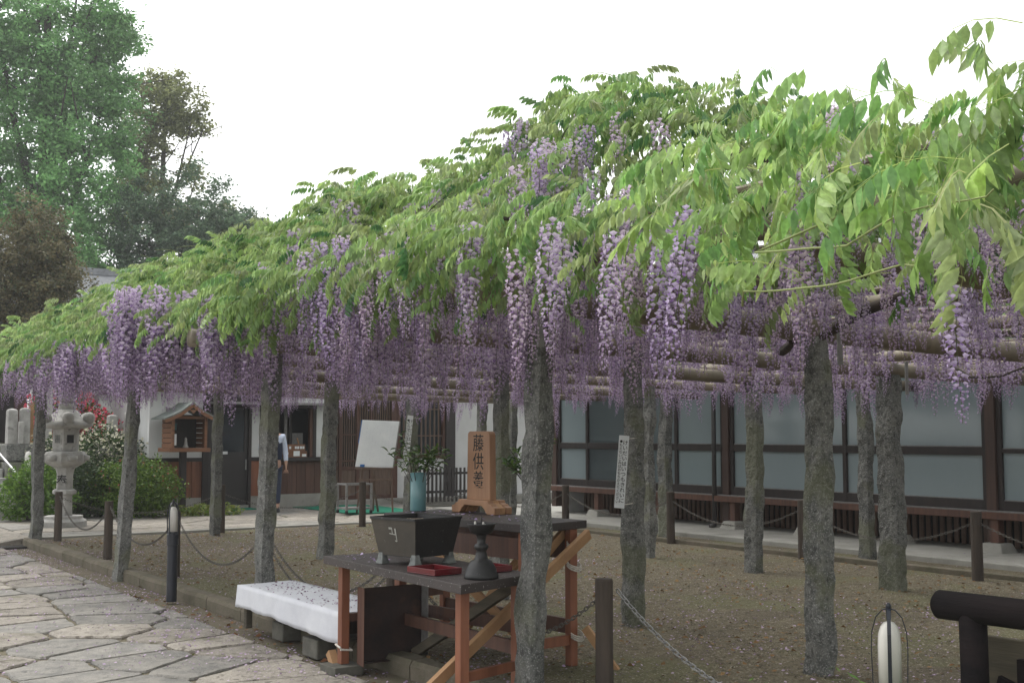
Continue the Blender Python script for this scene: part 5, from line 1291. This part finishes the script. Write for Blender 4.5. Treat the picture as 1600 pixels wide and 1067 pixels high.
def gen_racemes():
    r = rng; P, SZ = [], []
    def put(b, a, z, s): P.append(np.stack([b, a, z], 1)); SZ.append(s)
    # under the front of the pergola, in drifts
    n = 1900; a = r.uniform(1.6, 18.7, n); b = edge_b(a) + .14 + r.random(n) ** 1.35 * 3.6
    dens = .5 + .5 * np.sin(a * 2.9 + b * 1.7) * np.sin(b * 2.3 - a * 1.1 + 1); ok = r.random(n) < np.interp(a, [2.5, 4.5, 6.5], [.22, .52, .66]) + .38 * dens * np.interp(a, [3, 6], [.7, 1]); a, b = a[ok], b[ok]; n = len(a)
    put(b, a, np.interp(a, [3, 4.5, 7, 19], [2.27, 2.42, 2.42, 2.40]) + r.normal(size=n) * .08, r.uniform(.7, 1.28, n) * np.interp(a, [3, 5.5, 10.3, 12], [.62, 1, 1, .74]))
    # deeper under the roof
    n = 1300; a = r.uniform(1.5, 18.7, n); b = edge_b(a) + 3.4 + r.random(n) * 5.2
    ok = r.random(n) < .62 + .4 * np.sin(a * 2.1 + b * 2.2); a, b = a[ok], b[ok]; n = len(a)
    put(b, a, 2.34 - (b - 6) * .02 + r.normal(size=n) * .09, r.uniform(.55, 1.15, n) * np.interp(a, [11, 13], [1, .8]))
    # over the outer edge and on the slope
    n = 260; a = r.uniform(5.2, 18.8, n); cl = np.sin(a * 2.2 + 1) + .6 * np.sin(a * 5.3); a = a[cl > -.4]; n = len(a)
    b = edge_b(a) + r.uniform(-.10, .10, n); put(b, a, 2.36 + r.random(n) ** 1.6 * np.interp(a, [7, 8, 10.5, 11.5], [.34, .16, .16, .08]), r.uniform(.9, 1.3, n) * np.interp(a, [10.3, 12], [1, .74]))
    n = 95; a = 9.8 + r.normal(size=n) * .4; b = edge_b(a) + r.uniform(-.16, .2, n); put(b, a, 2.32 + r.random(n) * .42, r.uniform(.95, 1.3, n))
    n = 60; a = 12.2 + r.normal(size=n) * .7; b = edge_b(a) + r.uniform(-.12, .2, n); put(b, a, 2.32 + r.random(n) * .14, r.uniform(.9, 1.25, n))
    # singles on the leafy face, near end
    n = 45; a = r.uniform(2.2, 8, n); t = r.random(n); b = edge_b(a) + width_b(a) * t * .8; put(b - .10, a, surf_z(a, b) - .02, r.uniform(.8, 1.1, n))
    for b, a, z, s in ((2.21, 2.36, 2.12, .86), (1.98, 1.36, 1.78, .62), (2.05, 1.24, 2.08, .6), (2.45, 2.75, 2.15, .9), (2.6, 3.5, 2.3, 1.1), (2.7, 4.2, 2.4, 1.15), (2.75, 4.4, 2.42, 1.1), (2.8, 5.0, 2.5, 1.2), (2.85, 5.2, 2.5, 1.2), (2.55, 3.4, 2.2, 1.0), (2.72, 3.9, 2.25, 1), (3.0, 6.1, 2.62, 1.2), (2.98, 6.25, 2.5, 1.25), (2.95, 5.5, 2.55, 1.2), (3.05, 5.3, 2.45, 1.1), (3.02, 6.6, 2.6, 1.15), (3.35, 4.6, 2.85, 1.1), (3.4, 4.5, 2.9, 1.1), (3.5, 4.55, 2.95, 1.1), (3.3, 4.75, 2.8, 1.0), (2.9, 4.9, 2.55, 1.1), (2.4, 2.9, 2.15, .9), (2.6, 3.1, 2.2, .9), (2.7, 2.4, 2.2, .9), (3.0, 2.7, 2.2, .9), (3.2, 2.4, 2.2, .95), (3.4, 2.9, 2.2, 1), (2.9, 2.1, 2.15, .9)):
        put(np.array([b]), np.array([a]), np.array([z]), np.array([s]))
    return np.concatenate(P), np.concatenate(SZ)
rP, rS = gen_racemes()
keep = (np.hypot(rP[:, 0], rP[:, 1]) > 1.6) & ~((rP[:, 0] < 2.4) & (rP[:, 1] < 1.15)); rP, rS = rP[keep], rS[keep]
n = len(rP); rM = rotmats(rng.uniform(0, 6.28, n), rng.normal(size=n) * .05, rng.normal(size=n) * .05)
u_, v_, d_ = proj(rP); inv = (u_ > 0) & (u_ < 1600); order = np.argsort(np.where(inv, d_, 1e3)); single = order[:300]
RMESH = {}
for j, i in enumerate(single):
    k = int(rng.integers(0, 6)); tq = int(rng.integers(0, 3)); key = (k, tq)
    if key not in RMESH:
        V, F, C = RP[k]; me = nmesh('flower_raceme', V, F, C * np.array([[1, 1, 1], [1.12, 1.08, 1.05], [.85, .82, .92]][tq])[None]); me.materials.append(PETAL); RMESH[key] = me
    o = bpy.data.objects.new('flower_raceme', RMESH[key]); COL.objects.link(o); o.parent = wis
    o.matrix_local = Matrix.Translation(rP[i] - wb) @ Matrix(rM[i].tolist()).to_4x4() @ Matrix.Scale(float(rS[i]), 4)
rest = np.ones(n, bool); rest[single] = False
V, F, C = scatter(RF, rng.integers(0, 4, rest.sum()), rP[rest] - wb, rM[rest], rS[rest], rng.uniform(.8, 1.2, (rest.sum(), 1)) * np.array([[1, .97, 1]]))
link('flower_racemes', nmesh('flower_racemes', V, F, C), PETAL, wis)['kind'] = 'stuff'

# ---- woody vines over the poles, thin shoots waving above
def vine(pts, r0, r1, nm='branch', m=BARK, n=8):
    k = len(pts); fine = []
    for i in range(k - 1):
        for j in range(5):
            f = j / 5; p = Vector(pts[i]).lerp(Vector(pts[i + 1]), f); s_ = noise.noise(p * 1.7) * .07
            fine.append(p + Vector((s_, noise.noise(p * 1.9 + Vector((5, 0, 0))) * .07, noise.noise(p * 2.1 + Vector((0, 7, 0))) * .05)))
    fine.append(Vector(pts[-1])); m_ = len(fine)
    MB().tube([p for p in fine], [r0 + (r1 - r0) * i / (m_ - 1) for i in range(m_)], n).build(nm, m, wis, smooth=True)
for k in range(14):
    a0 = 3.9 + k * 1.05; b0 = rnd.uniform(5.0, 7.5)
    vine([(b0, a0, 2.45), (b0 - 1.0, a0 + rnd.uniform(-.5, .5), 2.62), (b0 - 2.2, a0 + rnd.uniform(-.8, .8), 2.55), (3.2 + rnd.uniform(-.2, .3), a0 + rnd.uniform(-1, 1), rnd.uniform(2.4, 2.75))], rnd.uniform(.03, .045), .010)
for b0, a0, b1, a1 in ((8.2, 2.5, 5.4, 6.0), (8.5, 7.5, 5.5, 11), (8.3, 12, 5.6, 16), (9.8, 4, 7.6, 9), (5.2, 3.6, 4.2, 7.5), (4.6, 8.2, 3.9, 12.4), (4.7, 12.8, 3.8, 17)):
    vine([(b0, a0, 2.38), ((b0 * 2 + b1) / 3, (a0 * 2 + a1) / 3, 2.34), ((b0 + 2 * b1) / 3, (a0 + a1 * 2) / 3, 2.42), (b1, a1, 2.38)], .055, .03)
vine([(5.55, 4.7, 2.1), (5.5, 4.4, 2.2), (5.7, 3.9, 2.38), (6.3, 3.5, 2.45)], .035, .03)     # gnarled limbs sagging below the poles
vine([(6.4, 5.6, 2.3), (6.0, 5.5, 2.05), (5.8, 5.2, 2.1), (5.5, 5.3, 2.35)], .03, .02)
vine([(9.05, 6.4, 2.1), (9.0, 6.15, 1.98), (9.1, 5.9, 1.99), (9.2, 5.6, 2.1)], .012, .008); vine([(9.0, 8.0, 2.1), (8.9, 7.85, 1.95), (8.95, 7.75, 1.94), (8.9, 7.45, 2.08)], .016, .012)
SHOOT = plain('green_shoot', (.28, .33, .12), .6)
for k in range(30):
    a0 = rnd.uniform(1.8, 17.5); b0 = float(edge_b(a0) + width_b(a0) * rnd.uniform(.3, 1.2)); z0 = float(surf_z(np.array([a0]), np.array([b0]))[0]) - .1
    an = rnd.uniform(0, 6.28); l = rnd.uniform(.2, .55); h = rnd.uniform(.12, .32)
    pts = [(b0 + l * f * math.cos(an), a0 + l * f * math.sin(an), z0 + h * 1.6 * f - h * (.7 if k % 2 else 1.1) * f * f) for f in np.linspace(0, 1, 9)]
    MB().tube(pts, [.0045 - .0033 * i / 8 for i in range(9)], 5).build('shoot', SHOOT if k % 3 else BARK, wis)
for p in ([(2.35, 2.0, 2.05), (2.25, 2.15, 1.99), (2.15, 1.8, 1.95), (2.05, 1.55, 1.955), (2.0, 1.3, 1.96)], [(2.35, 2.3, 1.86), (2.25, 2.2, 1.90), (2.18, 1.9, 1.875), (2.1, 1.6, 1.86), (2.05, 1.4, 1.80)]):
    vine(p, .0032, .0018, 'shoot', SHOOT, 6)

# ================================================================== FALLEN PETALS AND LITTER
def flakes(name, pts, size, c1, c2, label=None):
    """small curled scraps lying at pts (b, a, z)"""
    n = len(pts); r = rng; an = r.uniform(0, 6.28, n); s = size * r.uniform(.6, 1.3, n)
    d = np.stack([np.cos(an), np.sin(an), r.normal(size=n) * .15], 1) * s[:, None]; q = np.stack([-np.sin(an), np.cos(an), r.normal(size=n) * .3], 1) * s[:, None] * .6
    up = np.stack([np.zeros(n), np.zeros(n), np.abs(r.normal(size=n)) * .35 + .1], 1) * s[:, None]
    P = np.asarray(pts, float); V = np.stack([P - d, P + q + up, P + d + up * .4, P - q], 1).reshape(-1, 3); V[:, 2] = np.maximum(V[:, 2], np.repeat(P[:, 2], 4) - .001)
    F = np.arange(n)[:, None] * 4 + np.array([[0, 1, 2, 3]])
    o = link(name, nmesh(name, V, F, np.repeat(shade_cols(n, c1, c2, r), 4, 0)), FALLEN); o.rotation_euler = (0, 0, YA)
    o['kind'] = 'stuff'; o['label'] = label; return o
def clumpy(n, b0, b1, a0, a1, f=1.6, p=1.5):
    P = np.stack([rng.uniform(b0, b1, n * 3), rng.uniform(a0, a1, n * 3)], 1)
    w_ = np.array([max(0, .5 + .5 * noise.noise(Vector((x * f, y * f, 4))) + .3 * noise.noise(Vector((x * f * 3, y * f * 3, 9)))) for x, y in P]) ** p
    return P[rng.random(n * 3) < w_ / w_.max() * .9][:n]
def at_z(P, z): return np.concatenate([P, np.full((len(P), 1), z)], 1)
pt = []
q = clumpy(3200, 2.9, 3.72, 3.5, 17, 2.0, 1.2); z_ = np.where(q[:, 0] > 3.42, -.018, .006); pt.append(np.concatenate([q, z_[:, None]], 1))
q = clumpy(2400, .3, 3.0, 3.2, 14, 1.3, 2.2); pt.append(at_z(q, .006))
q = clumpy(9000, 3.9, 8.5, 3.5, 17, 1.1, 1.8); pt.append(at_z(q, GZ + .012))
q = clumpy(500, 8.5, 10.7, 3.5, 17, 1.1, 1.8); pt.append(at_z(q, GZ + .012))
q = clumpy(500, 10.8, 12.3, 3.5, 17, 1.3, 2); pt.append(np.concatenate([q, np.where(q[:, 0] > 11.6, .118, .055)[:, None]], 1))
flakes('fallen_petals', np.concatenate(pt), .0105, (.50, .40, .50), (.34, .24, .38), 'pale purple petals fallen over the paving and the gravel')
c_ = np.stack([rng.uniform(3.49, 3.94, 420), rng.uniform(7.02, 8.70, 420)], 1); c_ = c_[rng.random(420) < .35 + .5 * np.sin(c_[:, 1] * 4) ** 2]
o = flakes('cloth_petals', at_z(c_, .3565), .011, (.18, .10, .17), (.30, .19, .28), 'withered purple petals scattered on the white cloth')
t1 = np.stack([rng.uniform(3.4, 3.6, 34), rng.uniform(6.5, 6.95, 34)], 1); t2 = np.stack([rng.uniform(4.1, 4.55, 46), rng.uniform(6.1, 7.3, 46)], 1); t3 = np.stack([rng.uniform(4.3, 4.38, 10), rng.uniform(6.75, 7.2, 10)], 1)
flakes('table_petals', np.concatenate([at_z(t1, LT + .003), at_z(t2, UT + .003), at_z(t3, UT + .003)]), .011, (.62, .52, .68), (.42, .30, .55), 'fresh lilac petals fallen on the two table tops')
q = clumpy(4200, 3.9, 10.6, 2.6, 16.8, .8, 1.5); flakes('dead_leaves', at_z(q, GZ + .014), .02, (.14, .075, .035), (.24, .15, .07), 'brown dead leaves strewn over the gravel')
q = clumpy(130, 3.44, 3.72, 3.3, 12, .8, 1.5); flakes('dead_leaves', at_z(q, -.014), .022, (.14, .06, .03), (.20, .12, .06), 'brown dead leaves caught along the kerb')
# loose stones on the gravel, largest near the path
n = 42000; a_ = 3.2 + rng.random(n) ** 1.5 * 13.6; b_ = rng.uniform(3.9, 10.6, n)
Pz = np.stack([b_, a_, np.full(n, GZ + .004)], 1); s_ = (.004 + .008 * rng.random(n) ** 2)[:, None]
tet = np.array([[1, 0, 0], [-.5, .87, 0], [-.5, -.87, 0], [.1, .1, .9]]); an = rng.uniform(0, 6.28, n)
rot = rotmats(an, rng.normal(size=n) * .3, rng.normal(size=n) * .3)
V = (np.einsum('nij,vj->nvi', rot, tet) * s_[:, None] + Pz[:, None]).reshape(-1, 3); F = (np.arange(n)[:, None, None] * 4 + np.array([[0, 1, 3], [1, 2, 3], [2, 0, 3]])[None]).reshape(-1, 3)
g = link('gravel', nmesh('gravel', V, F, np.repeat(shade_cols(n, (.32, .285, .22), (.11, .095, .07), rng), 4, 0)), FALLEN); g.rotation_euler = (0, 0, YA); g['kind'] = 'stuff'; g['label'] = 'loose fine stones over the ground under the pergola'
# moss tufts in the paving joints
n = 9000; q = clumpy(n, .2, 3.5, 3.2, 16, 1.0, 1.3); 
P3 = at_z(q, -.016); V, F, C = leaf_quads(P3, .010, shade_cols(len(q), (.07, .10, .02), (.13, .15, .03), rng))
V[:, 2] = np.clip(V[:, 2], -.021, .004); m_ = link('moss', nmesh('moss', V, F, C), TREELEAF); m_.rotation_euler = (0, 0, YA); m_['kind'] = 'stuff'; m_['label'] = 'moss growing in the joints of the stone path'

# ================================================================== TREES BEHIND
def tree(name, label, x, y, blobs, n, size, c1, c2, seed, limbs, trunk_r, shell=.45, bump=.22, group='trees behind the temple'):
    """x, y in metres from the camera; blobs relative to the foot; limbs = end points of boughs"""
    rg = np.random.default_rng(seed); t = bpy.data.objects.new(name, None); COL.objects.link(t); t.location = (x, y, 0); tag(t, label, 'tree', group)
    bl = np.array(blobs, float)
    # break every blob into many leafy clumps, so that the outline is ragged and the sky shows through
    nc = max(60, n // 90); cP, cd = blob_points(blobs, nc, rg, .35, bump)
    k = rg.integers(0, nc, n); cs = rg.uniform(.35, .9, nc)[k]
    P = cP[k] + rg.normal(size=(n, 3)) * np.array([1, 1, .7]) * (cs * size * 4.2)[:, None]
    tone = rg.uniform(.6, 1.3, (nc, 1))[k]
    V, F, C = leaf_quads(P, size, shade_cols(n, c1, c2, rg) * tone, rg=rg)
    o = link('crown', nmesh('crown', V, F, C), TREELEAF, t); o['kind'] = 'stuff'
    H = max(b_[2] for b_ in blobs)
    MB_ = MB(); top = (bl[:, 0].mean(), bl[:, 1].mean(), H)
    MB_.tube([(0, 0, -.1), (top[0] * .2, top[1] * .2, H * .3), (top[0] * .5, top[1] * .5, H * .62), (top[0] * .8, top[1] * .8, H)], [trunk_r * 1.25, trunk_r, trunk_r * .7, trunk_r * .25], 10)
    link('trunk', MB_.mesh('trunk'), BARK, t)
    for l in limbs:
        s_ = Vector((top[0] * .35, top[1] * .35, l[3])); e = Vector(l[:3]); m1 = s_.lerp(e, .5) + Vector((0, 0, -.05 * (e - s_).length))
        mb = MB(); mb.tube([s_, m1, e], [trunk_r * .42, trunk_r * .26, trunk_r * .06], 7)
        for q_ in range(4):
            p = s_.lerp(e, .35 + .16 * q_); d = Vector((rg.normal(), rg.normal(), abs(rg.normal()))) * (e - s_).length * .18
            mb.tube([p, p + d], [trunk_r * .14, trunk_r * .03], 5)
        link('limb', mb.mesh('limb'), BARK, t)
    return t
tree('camphor_tree', 'tall bright green tree filling the top left, its boughs fanning upward', -16.6, 42,
     [(0, 0, 15.5, 3.0, 2.5, 3.0), (-2.0, 0, 13, 3.0, 2.5, 3.5), (1.2, 0, 12.0, 2.2, 2.4, 3.0), (.7, -.5, 8.4, 2.3, 2.4, 2.8), (-2.6, -.3, 8.5, 2.6, 2.4, 3.2), (1.7, 0, 15.8, 1.2, 1.4, 2.4), (1.6, -.6, 6.2, 1.5, 1.5, 1.8), (-3, 0, 17, 2, 2, 2)],
     110000, .085, (.11, .26, .085), (.23, .45, .15), 31, [(1.3, 0, 17.2, 8), (.8, 0, 18, 9), (-.8, 0, 19.5, 9), (-2.6, 0, 18.5, 8), (-4, 0, 16, 7), (1.9, 0, 13.6, 7)], .42)
tree('slender_tree', 'thin airy tree with bronze new leaves against the white sky', -14.3, 47,
     [(.2, 0, 15.2, 1.4, 1.2, 1.2), (1.2, 0, 14.2, .9, .9, .8), (-.8, 0, 13.2, 1.2, 1.2, 1.6), (-.5, 0, 10.8, 1.3, 1.2, 1.7), (1.5, 0, 11.9, .5, .5, .6), (.6, 0, 10.0, .9, .8, .8)],
     20000, .085, (.17, .20, .08), (.34, .37, .14), 32, [(1.5, 0, 14.8, 9), (.4, 0, 16.2, 10), (1.7, 0, 12.2, 7), (-.8, 0, 14.3, 9), (2.0, 0, 14.2, 10)], .2)
tree('evergreen_tree', 'dense dark evergreen rounded tree between the green tree and the wisteria', -11.6, 41,
     [(.3, 0, 8.3, 2.2, 2.2, 2.1), (1.4, 0, 8.3, 1.4, 1.6, 1.5), (-1.3, 0, 8.3, 1.4, 1.6, 1.9), (1.8, 0, 6.6, 1.0, 1.2, 1.7), (.2, 0, 4.8, 2.4, 2.0, 2.6), (-1.4, 0, 5.2, 1.4, 1.5, 2.2)],
     52000, .07, (.065, .125, .07), (.13, .20, .105), 33, [(1.5, 0, 8.8, 4), (-1.2, 0, 8.8, 4)], .3)
tree('olive_topped_tree', 'yellow-green topped tree at the right-hand end of the dark crowns', -10.9, 45,
     [(.2, 0, 9.0, 1.5, 1.4, 1.6), (.7, 0, 8.0, .9, 1.2, 1.6), (-1.0, 0, 9.2, 1.2, 1.2, 1.2)], 10000, .08, (.12, .15, .07), (.24, .26, .11), 34, [(.6, 0, 10.0, 5)], .2)
tree('bronze_shrub_tree', 'rounded reddish-brown leafed tree in front of the bright green one', -9.7, 24.6,
     [(-.1, 0, 4.9, .8, .9, 1.1), (-.35, 0, 5.6, .7, .8, .9), (.2, 0, 4.6, .65, .8, 1.0), (-.8, 0, 4.7, .9, .9, 1.1), (-.1, 0, 4.1, 1.2, .9, .9), (-1.4, 0, 5.0, .9, .8, 1.1)],
     34000, .038, (.085, .10, .05), (.19, .155, .08), 35, [(.4, 0, 5.4, 2.6), (-.6, 0, 5.9, 2.6)], .14)
tree('dark_hedge_tree', 'dark leafy tree low behind the bright green one at the left edge', -20.5, 47,
     [(0, 0, 6, 4, 2.5, 4.5), (4.5, 0, 4.5, 3.5, 2, 3.5)], 18000, .12, (.035, .065, .035), (.075, .115, .055), 36, [(1, 0, 8, 3)], .3)

# ================================================================== AIR
hz = bpy.data.materials.new('haze'); hz.use_nodes = True; N = hz.node_tree.nodes; N.clear()
pv = N.new('ShaderNodeVolumePrincipled'); pv.inputs['Color'].default_value = (.95, .97, .98, 1); pv.inputs['Density'].default_value = .0012; pv.inputs['Anisotropy'].default_value = .2
oo = N.new('ShaderNodeOutputMaterial'); hz.node_tree.links.new(pv.outputs[0], oo.inputs['Volume'])
mb = MB(); mb.box(-95, 95, -65, 115, -1.6, 24)
o = link('haze', mb.mesh('haze'), hz); o['kind'] = 'stuff'; o['label'] = 'thin pale air between the camera and the far trees'
